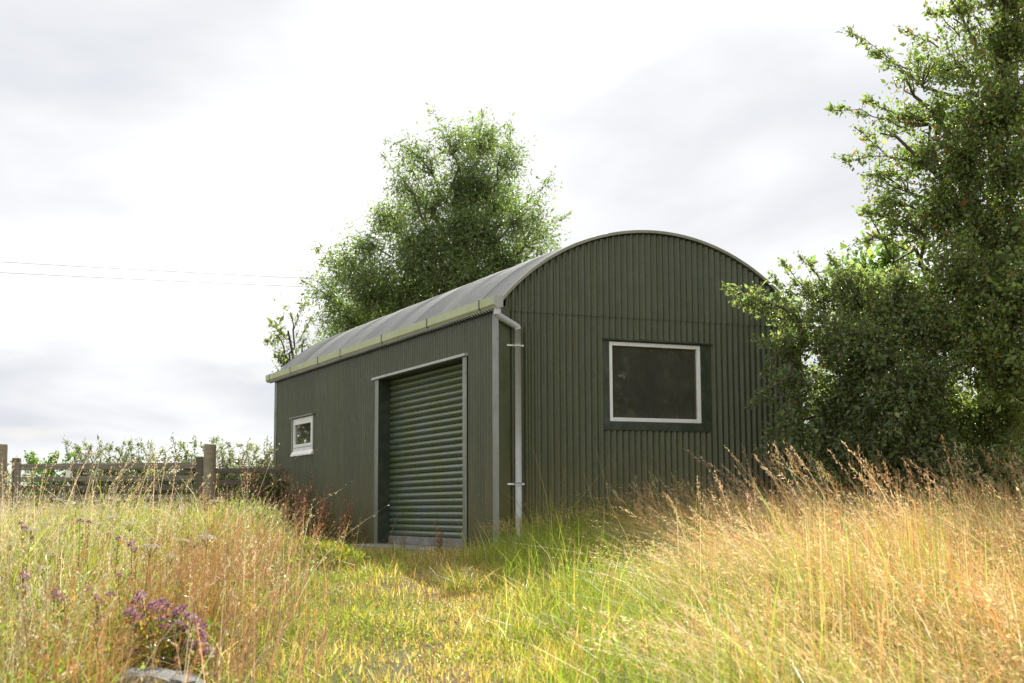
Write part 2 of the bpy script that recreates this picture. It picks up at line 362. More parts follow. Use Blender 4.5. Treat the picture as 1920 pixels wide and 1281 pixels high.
# gutters with straps
def gutter(xo, s):
    g = empty('gutter'); bpy.data.objects.remove(g)
    zt = 2.885
    prof = [(xo, zt), (xo, zt-0.095), (xo+s*0.028, zt-0.128), (xo+s*0.105, zt-0.128), (xo+s*0.105, zt-0.03), (xo+s*0.102, zt-0.03), (xo+s*0.102, zt-0.122), (xo+s*0.03, zt-0.122), (xo+s*0.006, zt-0.093), (xo+s*0.006, zt-0.004), (xo+s*0.014, zt-0.004), (xo+s*0.014, zt)]
    gt = prism('gutter', M_gut, barn, prof, 'y', -0.085, 10.18)
    op = [(xo-s*0.003, zt+0.003), (xo-s*0.003, zt-0.097), (xo+s*0.027, zt-0.1315), (xo+s*0.110, zt-0.1315), (xo+s*0.110, zt+0.003)]
    prism('end_cap', M_pipe, gt, op, 'y', -0.098, -0.086); prism('end_cap', M_gut, gt, op, 'y', 10.181, 10.195)
    for y in (9.95, 8.56, 6.93, 5.74, 3.83, 2.06, 0.35):
        sp = [(xo-s*0.004, zt+0.004), (xo-s*0.004, zt-0.097), (xo+s*0.026, zt-0.133), (xo+s*0.110, zt-0.133), (xo+s*0.110, zt-0.1285), (xo+s*0.028, zt-0.1285), (xo-s*0.0005, zt-0.095), (xo-s*0.0005, zt+0.004)]
        prism('gutter_strap', M_trim, gt, sp, 'y', y-0.014, y+0.014)
    return gt
gutter(-0.112, 1); gutter(W+0.112, -1)
def tube_np(paths, sides=8, cap=True):
    """paths: list of (pts (n,3), radii (n,)) -> verts, tris"""
    V, T, base = [], [], 0
    ang = np.arange(sides)/sides*2*np.pi; ca, sa = np.cos(ang), np.sin(ang)
    for pts, rad in paths:
        pts = np.asarray(pts, float); n = len(pts); rad = np.broadcast_to(np.asarray(rad, float), (n,))
        d = np.gradient(pts, axis=0); d /= np.linalg.norm(d, axis=1)[:, None]+1e-9
        ref = np.array([0, 0, 1.0]) if abs(d[0, 2]) < 0.9 else np.array([1.0, 0, 0])
        a = np.cross(d, ref); a /= np.linalg.norm(a, axis=1)[:, None]+1e-9; b = np.cross(d, a)
        ring = pts[:, None]+rad[:, None, None]*(a[:, None]*ca[None, :, None]+b[:, None]*sa[None, :, None])
        V.append(ring.reshape(-1, 3)); i = np.arange(n*sides).reshape(n, sides); j = np.roll(i, -1, 1)
        q = np.stack([i[:-1], j[:-1], j[1:], i[1:]], -1).reshape(-1, 4)+base; T.append(quads_to_tris(q))
        if cap and sides > 3:
            for e, fl in ((i[0], 1), (i[-1], -1)):
                f = np.stack([np.full(sides-2, e[0]), e[1:-1], e[2:]], 1)[:, ::fl]+base; T.append(f)
        base += n*sides
    return np.concatenate(V), np.concatenate(T)
def pipe(name, mat, parent, pts, r, sides=20):
    V, T = tube_np([(pts, r)], sides); return link(name, mesh_np(name, V, T, smooth=False), mat, parent)
def downpipe(x_out, x, s):
    dp = pipe('downpipe', M_pipe, barn, [(x, -0.075, 2.52), (x, -0.075, -0.10)], 0.038)
    for p in dp.data.polygons: p.use_smooth = len(p.vertices) == 3 and abs(p.normal.z) < 0.5
    k = lambda n, pts, r: [setattr(p, 'use_smooth', abs(p.normal.z) < 0.95) for p in pipe(n, M_pipe, dp, pts, r).data.polygons]
    k('outlet', [(x_out, -0.055, 2.775), (x_out, -0.055, 2.672)], 0.043)
    k('elbow', [(x_out, -0.055, 2.69), (x_out+s*0.008, -0.056, 2.668), (x_out+s*0.03, -0.058, 2.652), (x-s*0.03, -0.073, 2.552), (x-s*0.008, -0.075, 2.54), (x, -0.075, 2.512)], 0.0395)
    for z in (2.33, 0.75):
        k('pipe_clip', [(x, -0.075, z-0.016), (x, -0.075, z+0.016)], 0.0425)
        box('clip_bar', M_white, dp, x-0.115, x+0.095, -0.032, -0.022, z-0.011, z+0.011, 0.002)
    return dp
downpipe(-0.055, 0.19, 1); downpipe(W+0.055, W-0.20, -1)
# roller door
door = empty('roller_door'); door.parent = barn
RX = 0.17
box('threshold', M_conc, door, -0.42, 0.30, DY0-0.03, DY1+0.03, -0.30, 0.004, 0.012)
# slat profile: convex curve
sl_p = 0.0842; nsl = 27; prof = []
for k in range(9):
    t = k/8; prof.append((RX-0.027*math.sin(math.pi*t)**0.8, t*sl_p*0.93))
prof += [(RX+0.004, sl_p*0.93), (RX+0.004, 0.0)]
s0 = prism('slat', M_door, door, prof, 'y', DY0+0.01, DY1-0.01)
for p in s0.data.polygons: p.use_smooth = False
s0.location = (0, 0, 0.115)
for k in range(1, nsl):
    s = s0.copy(); col.objects.link(s); s.parent = door; s.location = (0, 0, 0.115+k*sl_p)
box('bottom_rail', M_conc, door, RX-0.03, RX+0.02, DY0+0.01, DY1-0.01, 0.006, 0.113, 0.004)
box('backing', M_inside, door, RX+0.022, RX+0.03, DY0-0.05, DY1+0.05, 0.0, 2.5, 0)
for (y0, y1, inn) in ((DY0-0.115, DY0+0.012, 1), (DY1-0.012, DY1+0.14, -1)):
    j = box('jamb_flashing', M_flash, door, -0.028, -0.0235, y0, y1, ZB+0.02, DZ+0.008, 0.001)
for (ya, yb) in ((DY0-0.004, DY0+0.008), (DY1-0.008, DY1+0.004)): box('reveal', M_trim, door, -0.023, RX+0.021, ya, yb, -0.02, DZ+0.0, 0.001)
box('soffit', M_trim, door, -0.023, RX+0.021, DY0-0.004, DY1+0.004, DZ+0.001, DZ+0.010, 0.001)
prism('head_flashing', M_pipe, door, [(-0.062, DZ+0.011), (-0.062, DZ+0.042), (-0.012, DZ+0.050), (-0.012, DZ+0.011)], 'y', DY0-0.13, DY1+0.20)
# big gable window
win = empty('window'); win.parent = barn
def frame_parts(par, kind, a0, a1, z0, z1, f, dep0, dep1, mat, axis):
    """four-sided frame in the wall plane; dep = outward distance range"""
    def bx(n, p0, p1, q0, q1, m=mat, e=(dep0, dep1)):
        if axis == 'x': return box(n, m, par, p0, p1, -e[1], -e[0], q0, q1, 0.004)
        return box(n, m, par, -e[1], -e[0], p0, p1, q0, q1, 0.004)
    bx(kind, a0, a0+f, z0, z1); bx(kind, a1-f, a1, z0, z1); bx(kind, a0+f+0.0005, a1-f-0.0005, z0, z0+f); bx(kind, a0+f+0.0005, a1-f-0.0005, z1-f, z1)
frame_parts(win, 'frame', WX0, WX1, WZ0, WZ1, 0.046, -0.055, 0.012, M_white, 'x')
box('pane', M_glass, win, WX0+0.044, WX1-0.044, 0.022, 0.028, WZ0+0.044, WZ1-0.044, 0)
TX0, TX1, TZ0, TZ1 = 1.315, 2.787, 1.3865, 2.4505
box('trim', M_trim, win, TX0, WX0-0.001, -0.024, 0.004, TZ0, TZ1, 0.002)
box('trim', M_trim, win, WX1+0.001, TX1, -0.024, 0.004, TZ0, TZ1, 0.002)
box('trim', M_trim, win, WX0-0.0005, WX1+0.0005, -0.0235, 0.004, TZ0+0.001, WZ0-0.001, 0.002)
prism('head_trim', M_trim, win, [(-0.045, TZ1+0.002), (-0.045, TZ1+0.012), (0.004, TZ1+0.03), (0.004, TZ1-0.012), (-0.012, TZ1-0.012), (-0.012, TZ1+0.002)], 'x', TX0-0.005, TX1+0.03)
# small window of the long wall
win2 = empty('window'); win2.parent = barn
frame_parts(win2, 'frame', SY0, SY1, SZ0+0.055, SZ1, 0.055, -0.05, 0.016, M_white, 'y')
frame_parts(win2, 'casement', SY0+0.056, SY1-0.056, SZ0+0.112, SZ1-0.056, 0.052, -0.04, 0.028, M_white, 'y')
box('pane', M_glass, win2, 0.003, 0.009, SY0+0.105, SY1-0.105, SZ0+0.16, SZ1-0.105, 0)
prism('sill', M_white, win2, [(-0.046, SZ0-0.028), (-0.046, SZ0-0.006), (-0.018, SZ0+0.054), (0.05, SZ0+0.054), (0.05, SZ0-0.028)], 'y', SY0-0.012, SY1+0.05)
box('jamb_trim', M_flash, win2, -0.030, 0.004, SY1+0.001, SY1+0.07, SZ0+0.056, SZ1+0.012, 0.002)
box('jamb_trim', M_flash, win2, -0.026, 0.004, SY0-0.045, SY0-0.001, SZ0+0.056, SZ1+0.012, 0.002)
prism('head_trim', M_flash, win2, [(-0.06, SZ1+0.014), (-0.06, SZ1+0.03), (0.004, SZ1+0.045), (0.004, SZ1+0.014)], 'y', SY0-0.10, SY1+0.12)
# screw caps along the fixing lines
def screws():
    V, T, b = [], [], 0; a = np.arange(6)/6*2*np.pi; r = 0.0075
    def add(c, nrm):
        nonlocal b
        n = np.array(nrm, float); u = np.array([0, 0, 1.0]) if abs(n[2]) < .5 else np.array([1., 0, 0]); w = np.cross(n, u)
        ring = np.array(c)+r*(np.cos(a)[:, None]*u+np.sin(a)[:, None]*w); tip = np.array(c)+n*0.009
        V.append(np.concatenate([ring, tip[None]])); T.append(np.array([[b+i, b+(i+1) % 6, b+6] for i in range(6)])); b += 7
    cr = lambda v: (math.floor(v/P)+0.5)*P
    for z in (0.25, 1.0, 1.30, 2.02, 2.60, 2.82, 3.25):
        for k in range(5):
            x = cr(0.35+k*0.82+0.02*math.sin(z*9+k))
            if z > arch(x)-0.05 or (TX0-.03 < x < TX1+.05 and TZ0-.03 < z < TZ1+.05): continue
            add((x, -AMP-0.001 if z < SEAM-.05 else -AMP-0.0115, z), (0, -1, 0))
    for z in (0.3, 1.05, 1.85, 2.5):
        for k in range(13):
            y = cr(0.3+k*0.75)
            if (DY0-.15 < y < DY1+.2 and z < DZ+.05) or (SY0-.1 < y < SY1+.1 and SZ0-.05 < z < SZ1+.05): continue
            add((-AMP-0.001, y, z), (-1, 0, 0))
    for z in (0.4, 1.1, 1.75, 2.4): add((-0.0255, 0.02, z), (-1, 0, 0)); add((0.095, -0.0196, z+.05), (0, -1, 0)); add((-0.028, DY0-0.09, min(z, 2.1)), (-1, 0, 0)); add((-0.028, DY1+0.11, min(z, 2.1)), (-1, 0, 0))
    for z in (1.5, 1.9, 2.3): add((TX0+.025, -0.024, z), (0, -1, 0)); add((TX1-.04, -0.024, z), (0, -1, 0))
    tag(link('screws', mesh_np('screws', np.concatenate(V), np.concatenate(T)), M_screw, barn), kind='stuff')
screws()

# ------------------------------------------------------------------ foliage tools
def leaves(pos, dirv, size, tint, aspect=0.5):
    n = len(pos); dirv = dirv/(np.linalg.norm(dirv, axis=1)[:, None]+1e-9)
    r = rng.normal(size=(n, 3)); r[:, 2] += 0.0
    side = np.cross(dirv, r); side /= np.linalg.norm(side, axis=1)[:, None]+1e-9; nr = np.cross(side, dirv)
    s = size[:, None]
    mid = pos+dirv*s*0.45+nr*s*0.10
    V = np.stack([pos, mid+side*s*aspect*0.5, pos+dirv*s, mid-side*s*aspect*0.5], 1).reshape(-1, 3)
    b = np.arange(n)[:, None]*4; T = np.concatenate([b+np.array([[0, 1, 2]]), b+np.array([[0, 2, 3]])])
    return V, T, np.repeat(tint, 4, 0)
def jitter_tint(base, n, var=0.22, alt=None, palt=0.0):
    base = np.asarray(base, float); c = base[None]*np.exp(rng.normal(0, var, (n, 1)))*np.exp(rng.normal(0, 0.07, (n, 3)))
    if alt is not None:
        for a, p in zip(alt, palt):
            m = rng.random(n) < p; c[m] = np.asarray(a)*np.exp(rng.normal(0, 0.2, (m.sum(), 1)))
    return np.clip(c, 0.004, 0.9)
def curve(a, b, sag=0.0, n=5, wob=0.06):
    a, b = np.asarray(a, float), np.asarray(b, float); t = np.linspace(0, 1, n)[:, None]; ln = np.linalg.norm(b-a)
    p = a+(b-a)*t; p[:, 2] += sag*ln*4*(t*(1-t))[:, 0]
    w = rng.normal(0, wob*ln, (n, 3)); w[0] = 0; w[-1] = 0; return p+w*0.6
def build_tree(name, base, trunk_pts, trunk_r, clusters, leaf, tint, twigs_per_m3, leaf_per_twig, label, cat, group=None, alt=None, palt=0, sprays=(), aspect=0.55, droop=0.0, spread=0.09, var=0.25, mat=None, patch=None):
    root = empty(name, tuple(base)); tag(root, label, cat, group); base = np.asarray(base, float)
    tp = np.asarray(trunk_pts, float); wood = []
    for pth, r0, r1 in ((tp, trunk_r, trunk_r*0.3),): wood.append((pth, np.linspace(r0, r1, len(pth))))
    twv, LP, LD, LS, LT = [], [], [], [], []
    for (c, r, dens) in clusters:
        c = np.asarray(c, float); r = np.asarray(r, float)*np.ones(3)*1.16
        k = np.argmin(np.linalg.norm(tp-c-np.array([0, 0, -0.6*np.linalg.norm(c-tp[0])*0.5]), axis=1)); k = max(k, 1) if len(tp) > 2 else k
        lim = curve(tp[k], c, 0.06, 7, 0.07); ln = np.linalg.norm(c-tp[k])
        rl = min(trunk_r*0.5, 0.022*ln+0.012); wood.append((lim, np.linspace(rl, 0.010, 7)))
        vol = 4.19*r.prod(); n = max(4, int(vol*twigs_per_m3*dens))
        u = rng.normal(size=(n, 3)); u /= np.linalg.norm(u, axis=1)[:, None]; q = rng.random(n)**(1/2.9)
        lump = 0.80+0.30*np.sin(u[:, 0]*4+c[0]*7)*np.sin(u[:, 2]*5+c[2]*3)+0.16*rng.normal(size=n)
        ends = c+u*(q*np.clip(lump, .55, 1.3))[:, None]*r
        st = ends*.60+(lim[rng.integers(4, 7, n)]*.5+c*.5)*.40+rng.normal(0, .05, (n, 3))
        mid = (st+ends)/2+rng.normal(0, 0.05, (n, 3))*np.linalg.norm(ends-st, axis=1)[:, None]; mid[:, 2] += 0.05
        ends = ends+np.array([0, 0, -droop])*rng.random((n, 1))
        wsel = rng.random(n) < 0.5
        for i in np.nonzero(wsel)[0]: twv.append((np.stack([st[i], mid[i], ends[i]]), np.array([0.008, 0.005, 0.002])))
        for i in np.nonzero(rng.random(n) < .22)[0]: twv.append((np.stack([lim[5], (lim[5]+st[i])/2+rng.normal(0, .04, 3), st[i]]), np.array([.014, .010, .007])))
        m = leaf_per_twig; t = 0.02+1.0*rng.random((n, m)); t2 = t[..., None]
        pp = (1-t2)**2*st[:, None]+2*t2*(1-t2)*mid[:, None]+t2**2*ends[:, None]
        off = rng.normal(0, spread, (n, m, 3)); pp = pp+off
        dd = (ends-st)[:, None]/(np.linalg.norm(ends-st, axis=1)[:, None, None]+1e-6)*0.6+rng.normal(0, 0.6, (n, m, 3))+np.array([0, 0, -0.25-droop])
        LP.append(pp.reshape(-1, 3)); LD.append(dd.reshape(-1, 3))
        tw_t = np.exp(rng.normal(0, 0.16, (n, 1, 1)))
        cl = jitter_tint(tint if patch is None else patch(c, tint), n*m, var, alt, palt).reshape(n, m, 3)*tw_t
        LT.append(cl.reshape(-1, 3))
    for (a, b, nl, sg) in sprays:
        p = curve(a, b, sg, 6, 0.03); twv.append((p, np.linspace(0.012, 0.002, 6)))
        ns = max(5, nl//14); main = (p[-1]-p[0])/np.linalg.norm(p[-1]-p[0]); lnm = np.linalg.norm(p[-1]-p[0])
        for k in range(ns+1):
            t = min(1.0, (k+.3+rng.random()*.6)/ns); i = min(int(t*5), 4); f = t*5-i; q0_ = p[i]*(1-f)+p[min(i+1, 5)]*f
            if k == ns: q0_ = p[-2]; q1_ = p[-1]+main*.05
            else:
                dv = main*rng.uniform(.1, .9)+rng.normal(0, .55, 3); dv /= np.linalg.norm(dv); q1_ = q0_+dv*lnm*rng.uniform(.10, .34)*(1.15-.8*t)
            twv.append((np.stack([q0_, (q0_+q1_)/2+rng.normal(0, .012, 3), q1_]), np.array([.004, .003, .0015])))
            mk = rng.integers(12, 24); tt = rng.random((mk, 1)); LP.append(q0_+(q1_-q0_)*tt+rng.normal(0, spread*.42, (mk, 3))); LD.append((q1_-q0_)/np.linalg.norm(q1_-q0_)*.8+rng.normal(0, .6, (mk, 3))); LT.append(jitter_tint(tint, mk, var, alt, palt))
    LP, LD, LT = np.concatenate(LP), np.concatenate(LD), np.concatenate(LT)
    ok = LP[:, 2] > base[2]+0.02; LP, LD, LT = LP[ok], LD[ok], LT[ok]
    LS = leaf*np.exp(rng.normal(0, 0.36, len(LP)))
    V, T, C = leaves(LP-base, LD, LS, np.clip(LT, 0.004, 0.9), aspect)
    link('crown', mesh_np('crown', V, T, C), mat or M_leaf, root)['kind'] = 'stuff'
    V, T = tube_np([(p-base, r) for p, r in wood[:1]], 10); link('trunk', mesh_np('trunk', V, T, smooth=True), M_bark, root)
    V, T = tube_np([(p-base, r) for p, r in wood[1:]], 6); link('limbs', mesh_np('limbs', V, T, smooth=True), M_bark, root)
    V, T = tube_np([(p-base, r) for p, r in twv], 3, False); link('twigs', mesh_np('twigs', V, T), M_bark, root)['kind'] = 'stuff'
    return root
def gp(u, d):
    """ground point below photo column u at distance d"""
    l = (u-960)/FPX*d; x, y = from_dl(d, l); return np.array([x, y, float(gz(x, y))])
def cl(u, v, d, rpx, dens=1.0, ry=None, flat=None):
    """cluster centred on a pixel at distance d, radius in photo pixels"""
    r = rpx/FPX*d; return (at(u, v, d), np.array([r, r if ry is None else ry, r*(flat or 1.0)]), dens)

# ------------------------------------------------------------------ ash tree behind the barn
D0 = 33.0
b = gp(850, D0); tr = [b, b+(0.05, 0, 1.5), b+(-0.05, .1, 3.0), at(845, 560, D0), at(860, 430, D0), at(865, 330, D0)]
ash = []
for (u, v, r, dn) in ((905, 265, 52, 1), (850, 270, 42, 1), (955, 300, 45, .9), (780, 290, 48, .8), (755, 340, 38, .7), (870, 340, 66, 1), (800, 370, 60, .9), (935, 370, 60, .9), (1015, 352, 22, .5),
    (735, 410, 55, .9), (985, 415, 58, .8), (880, 430, 80, 1), (1020, 445, 42, .8), (790, 470, 75, 1.1), (690, 470, 48, .9), (640, 500, 48, .9), (610, 540, 42, .7), (950, 490, 70, .8),
    (1030, 480, 30, .7), (700, 540, 70, 1.1), (640, 590, 55, 1.0), (860, 520, 80, 1.1), (780, 560, 80, 1.1), (700, 610, 60, 1.1), (930, 560, 70, 1), (620, 640, 40, .9), (850, 620, 80, 1), (1000, 560, 50, .8)):
    ash.append(cl(u+rng.normal(0, 4), v, D0+rng.normal(0, 0.9), r*1.02, dn))
spr = [(at(850, 290, D0), at(812, 212, D0), 70, .02), (at(790, 300, D0), at(722, 262, D0), 60, .03), (at(960, 300, D0), at(955, 240, D0), 50, .02), (at(985, 420, D0), at(1035, 325, D0), 60, .02), (at(1000, 440, D0), at(1058, 410, D0), 60, .02),
    (at(640, 500, D0), at(588, 462, D0), 60, .03), (at(620, 560, D0), at(566, 528, D0), 60, .03), (at(760, 350, D0), at(715, 290, D0), 50, .02), (at(900, 270, D0), at(905, 218, D0), 60, .02)]
build_tree('ash_tree', b, tr, 0.26, ash, 0.074, (0.170, 0.222, 0.088), 62, 20, 'tall ash tree with airy light green crown rising behind the curved barn roof', 'tree', sprays=spr, aspect=0.36, droop=0.10, spread=0.12)
D1 = 28.5
b = gp(556, D1); tr = [b, b+(0, 0, .9), at(556, 720, D1), at(548, 660, D1), at(540, 620, D1)]
yc = [cl(545, 585, D1, 20, .8), cl(520, 630, D1, 24, .6), cl(570, 640, D1, 26, .7), cl(535, 680, D1, 28, .7), cl(560, 700, D1, 34, .8)]
ys = [(at(545, 640, D1), at(512, 610, D1), 45, .03), (at(550, 620, D1), at(572, 566, D1), 50, .03), (at(540, 680, D1), at(504, 640, D1), 45, .03), (at(535, 690, D1), at(520, 668, D1), 30, .0), (at(560, 640, D1), at(588, 590, D1), 40, .02)]
build_tree('young_tree', b, tr, 0.06, yc, 0.075, (0.17, 0.20, 0.08), 90, 12, 'slender young tree with sparse leaves beside the far end of the barn gutter', 'tree', sprays=ys, aspect=0.36, spread=0.10)

# ------------------------------------------------------------------ hawthorns on the right
HD = 16.6
b = gp(1880, HD+.6); tr = [b, at(1880, 860, HD+.6), at(1870, 700, HD+.6), at(1862, 480, HD+.6), at(1868, 260, HD+.6), at(1880, 80, HD+.6), at(1885, -40, HD+.6)]
haw = []
for (u, v, r, dn, dd) in ((1880, -30, 70, 1, .5), (1800, 20, 45, .8, .6), (1890, 80, 75, 1, .3), (1800, 120, 60, .8, .5), (1740, 110, 46, .75, .7), (1700, 150, 36, .5, .5), (1650, 250, 30, .45, .4), (1640, 420, 34, .7, .1), (1665, 380, 40, .8, .2), (1870, 200, 85, 1, .2), (1760, 200, 52, .75, .5), (1695, 215, 44, .75, .5), (1800, 290, 75, 1, .1), (1900, 320, 80, 1, 0), (1720, 300, 52, .8, .3), (1660, 330, 40, .7, .5),
    (1770, 400, 80, 1, -.1), (1870, 440, 90, 1, -.3), (1690, 410, 45, .8, .2), (1900, 560, 95, 1, -.5), (1800, 520, 85, 1, -.4), (1900, 690, 95, 1, -.6), (1810, 640, 85, 1, -.5), (1860, 800, 90, .9, -.5), (1960, 250, 90, .8, .2), (1970, 450, 100, .8, 0), (1980, 650, 100, .8, -.2), (1960, 60, 80, .8, .4), (1760, 780, 80, .9, -.3)):
    haw.append(cl(u, v, HD+dd+rng.normal(0, .25), r*1.05, dn))
hs = [(at(1740, 170, HD+.4), at(1588, 60, HD+.2), 260, .05), (at(1700, 130, HD+.4), at(1640, 100, HD+.2), 90, .0), (at(1690, 240, HD+.4), at(1556, 205, HD+.1), 220, .04), (at(1680, 215, HD+.4), at(1625, 190, HD+.3), 100, .02),
    (at(1720, 310, HD+.3), at(1572, 298, HD), 260, .03), (at(1660, 290, HD+.3), at(1605, 240, HD+.1), 110, .0), (at(1690, 420, HD+.2), at(1612, 395, HD), 160, .02), (at(1680, 330, HD+.2), at(1630, 330, HD+.2), 100, .02), (at(1800, 70, HD+.4), at(1738, 12, HD+.4), 130, .03), (at(1760, 90, HD+.3), at(1690, 55, HD+.3), 80, .0),
    (at(1690, 440, HD), at(1610, 455, HD-.1), 160, .05), (at(1700, 470, HD), at(1640, 445, HD-.1), 110, .02), (at(1800, 30, HD+.5), at(1775, -20, HD+.5), 90, 0)]
rust = (0.27, 0.125, 0.04)
build_tree('hawthorn_tree', b, tr, 0.17, haw, 0.045, (0.172, 0.222, 0.082), 190, 25, 'tall dark green hawthorn tree with rusty patches and long arching sprays', 'tree', alt=[rust, (0.24, 0.28, 0.08)], palt=(0.06, 0.18), sprays=hs, spread=0.055, var=0.3)
BD = 16.3
b = gp(1610, BD+.8); tr = [b, at(1610, 900, BD+.8), at(1605, 800, BD+.7), at(1600, 700, BD+.6), at(1595, 620, BD+.6)]
bush = []
for (u, v, r, dn, dd) in ((1430, 565, 36, .6, -.1), (1480, 590, 42, .7, .2), (1530, 560, 48, .8, .5), (1600, 550, 62, 1, .5), (1680, 560, 70, 1, .2), (1740, 610, 70, 1, 0), (1500, 640, 50, .8, .2), (1570, 640, 68, 1, .1), (1650, 660, 78, 1, -.1), (1460, 660, 34, .6, 0), (1500, 720, 50, .8, .1), (1580, 740, 75, 1, 0), (1680, 760, 80, 1, -.2),
    (1480, 800, 46, .75, .1), (1550, 830, 66, 1, .1), (1640, 850, 75, 1, 0), (1740, 850, 75, 1, -.2), (1500, 880, 46, .8, .2), (1580, 910, 60, .9, .1), (1690, 920, 70, .9, 0), (1800, 920, 80, .9, -.2), (1880, 900, 80, .9, -.3), (1740, 710, 70, 1, -.3), (1560, 780, 60, 1, .8), (1640, 780, 70, 1, .9), (1620, 620, 60, 1, 1.0)):
    bush.append(cl(u, v, BD+dd+rng.normal(0, .15), r*1.03, dn))
bs = [(at(1480, 585, BD), at(1366, 546, BD-.3), 300, .04), (at(1470, 600, BD), at(1385, 566, BD-.2), 170, .04), (at(1500, 640, BD), at(1418, 640, BD-.1), 150, .05), (at(1490, 700, BD), at(1425, 745, BD-.1), 150, .05), (at(1500, 740, BD), at(1405, 760, BD-.1), 120, .04), (at(1470, 800, BD), at(1420, 850, BD), 120, .03),
    (at(1520, 560, BD+.3), at(1468, 492, BD+.2), 130, .02), (at(1550, 540, BD+.4), at(1500, 480, BD+.2), 120, .0), (at(1580, 530, BD+.4), at(1555, 476, BD+.4), 110, .0), (at(1500, 560, BD+.3), at(1450, 520, BD+.2), 90, .0), (at(1470, 640, BD), at(1432, 700, BD), 90, .03)]
build_tree('hawthorn_bush', b, tr, 0.11, bush, 0.045, (0.195, 0.238, 0.118), 245, 26, 'wide hawthorn bush pressing its branch tips against the barn gable', 'bush', alt=[rust, (0.22, 0.24, 0.09)], palt=(0.015, 0.18), sprays=bs, spread=0.055, var=0.3)
GD = 19.0
b = gp(1640, GD); tr = [b, at(1640, 850, GD), at(1642, 700, GD), at(1640, 600, GD)]
gc = [cl(1610, 500, GD, 42), cl(1660, 480, GD, 46), cl(1700, 500, GD, 44), cl(1580, 530, GD, 36, .8), cl(1640, 550, GD, 60), cl(1620, 640, GD, 80, .7), cl(1700, 640, GD, 80, .7)]
build_tree('green_shrub', b, tr, 0.09, gc, 0.085, (0.13, 0.20, 0.05), 85, 14, 'fresh bright green shrub peeping out between the hawthorns', 'shrub', spread=0.08)

# ------------------------------------------------------------------ gate, posts and fence
FD = 24.0; RZ = -YAW
def post(name, u, d, r, ztop, label, square=False, mat=None):
    g = gp(u, d); h = ztop-g[2]
    if square: bm = box_bm(-r, r, -r, r, -0.25, h, 0.012)
    else:
        prof = [(-0.25, r*1.02), (0.3*h, r*1.0), (0.62*h, r*0.985), (0.985*h, r*0.96), (h, r*0.90)]; bm = bmesh.new(); rings = []
        for z, rr in prof: rings.append([bm.verts.new((rr*math.cos(a)*(1+.02*math.sin(3*a)), rr*math.sin(a), z+(0.006*math.sin(a*2) if z == h else 0))) for a in np.arange(18)/18*2*math.pi])
        for r0, r1 in zip(rings, rings[1:]):
            for i in range(18): bm.faces.new((r0[i], r0[(i+1) % 18], r1[(i+1) % 18], r1[i]))
        bm.faces.new(rings[-1]); bm.faces.new(rings[0][::-1])
    o = link(name, bm_mesh(name, bm), mat or M_post); o.location = tuple(g); o.rotation_euler = (0, 0, RZ)
    tag(o, label, 'post'); return o
zt = lambda v, d=FD: CAM[2]+(957-v)/FPX*d
post('gate_post', 394, FD, 0.108, zt(832), 'stout round timber gate post standing between the field gate and the fence rail')
post('gate_post', 2, FD, 0.118, zt(830), 'stout round timber gate post beside the gate latch and a short stub post')
post('stub_post', 33, FD+.25, 0.062, zt(855), 'short dark square stub post beside a round gate post', True, M_wood2)
g0 = gp(210, FD); gate = empty('field_gate', tuple(g0), RZ); tag(gate, 'weathered five bar timber field gate with a diagonal brace', 'gate')
lx = lambda u, d=FD: (u-210)/FPX*d
X0, X1 = lx(30), lx(382)
for k, (v0, v1) in enumerate(((866.5, 878), (890.5, 900), (908, 917), (925, 934), (942, 951))):
    z1, z0 = zt(v0)-g0[2], zt(v1)-g0[2]
    o = box('rail', M_wood if k != 2 else M_wood2, gate, X0+.07, X1-.07, -0.018, 0.018, z0, z1, 0.008)
    for v in o.data.vertices: v.co.z += 0.008*math.sin(v.co.x*1.3+k)
box('stile', M_wood2, gate, X1-0.125, X1, -0.036, 0.036, zt(955)-g0[2], zt(855.5)-g0[2], 0.01)
box('stile', M_wood, gate, X0, X0+.10, -0.036, 0.036, zt(952)-g0[2], zt(864)-g0[2], 0.01)
def slanted(name, mat, par, a, b, w, y0, y1):
    a, b = np.array(a), np.array(b); d = (b-a)/np.linalg.norm(b-a); n = np.array([-d[1], d[0]])*w/2
    return prism(name, mat, par, [tuple(a+n), tuple(b+n), tuple(b-n), tuple(a-n)], 'y', y0, y1)
slanted('brace', M_wood2, gate, (X1-.10, zt(872)-g0[2]), (lx(190), zt(950)-g0[2]), 0.075, 0.019, 0.045)
box('tag_plate', M_white, gate, lx(126), lx(135), -0.023, -0.0185, zt(893)-g0[2], zt(879)-g0[2], 0.001)
g1 = gp(470, FD); fen = empty('rail_fence', tuple(g1), RZ); tag(fen, 'dark timber rail fence running from the gate post behind the barn', 'fence')
for (v0, v1) in ((877, 886), (899, 908), (921, 930)):
    box('rail', M_wood2, fen, (402-470)/FPX*FD, (640-470)/FPX*FD, -0.02, 0.02, zt(v1)-g1[2], zt(v0)-g1[2], 0.008)
box('fence_post', M_wood2, fen, (560-470)/FPX*FD, (572-470)/FPX*FD, 0.021, 0.12, -0.3, zt(868)-g1[2], 0.01)
box('fence_post', M_wood2, fen, (640-470)/FPX*FD, (652-470)/FPX*FD, 0.021, 0.12, -0.3, zt(868)-g1[2], 0.01)
g2 = gp(-60, FD); fen2 = empty('rail_fence', tuple(g2), RZ); tag(fen2, 'timber rail fence carrying on past the latch post of the gate', 'fence')
for (v0, v1) in ((872, 882), (894, 903), (916, 925)):
    box('rail', M_wood, fen2, (-330+60)/FPX*FD, (-8+60)/FPX*FD, -0.02, 0.02, zt(v1)-g2[2], zt(v0)-g2[2], 0.008)
for u in (-330, -170): box('fence_post', M_wood, fen2, (u+60)/FPX*FD, (u+72)/FPX*FD, 0.021, 0.12, -0.3, zt(862)-g2[2], 0.01)

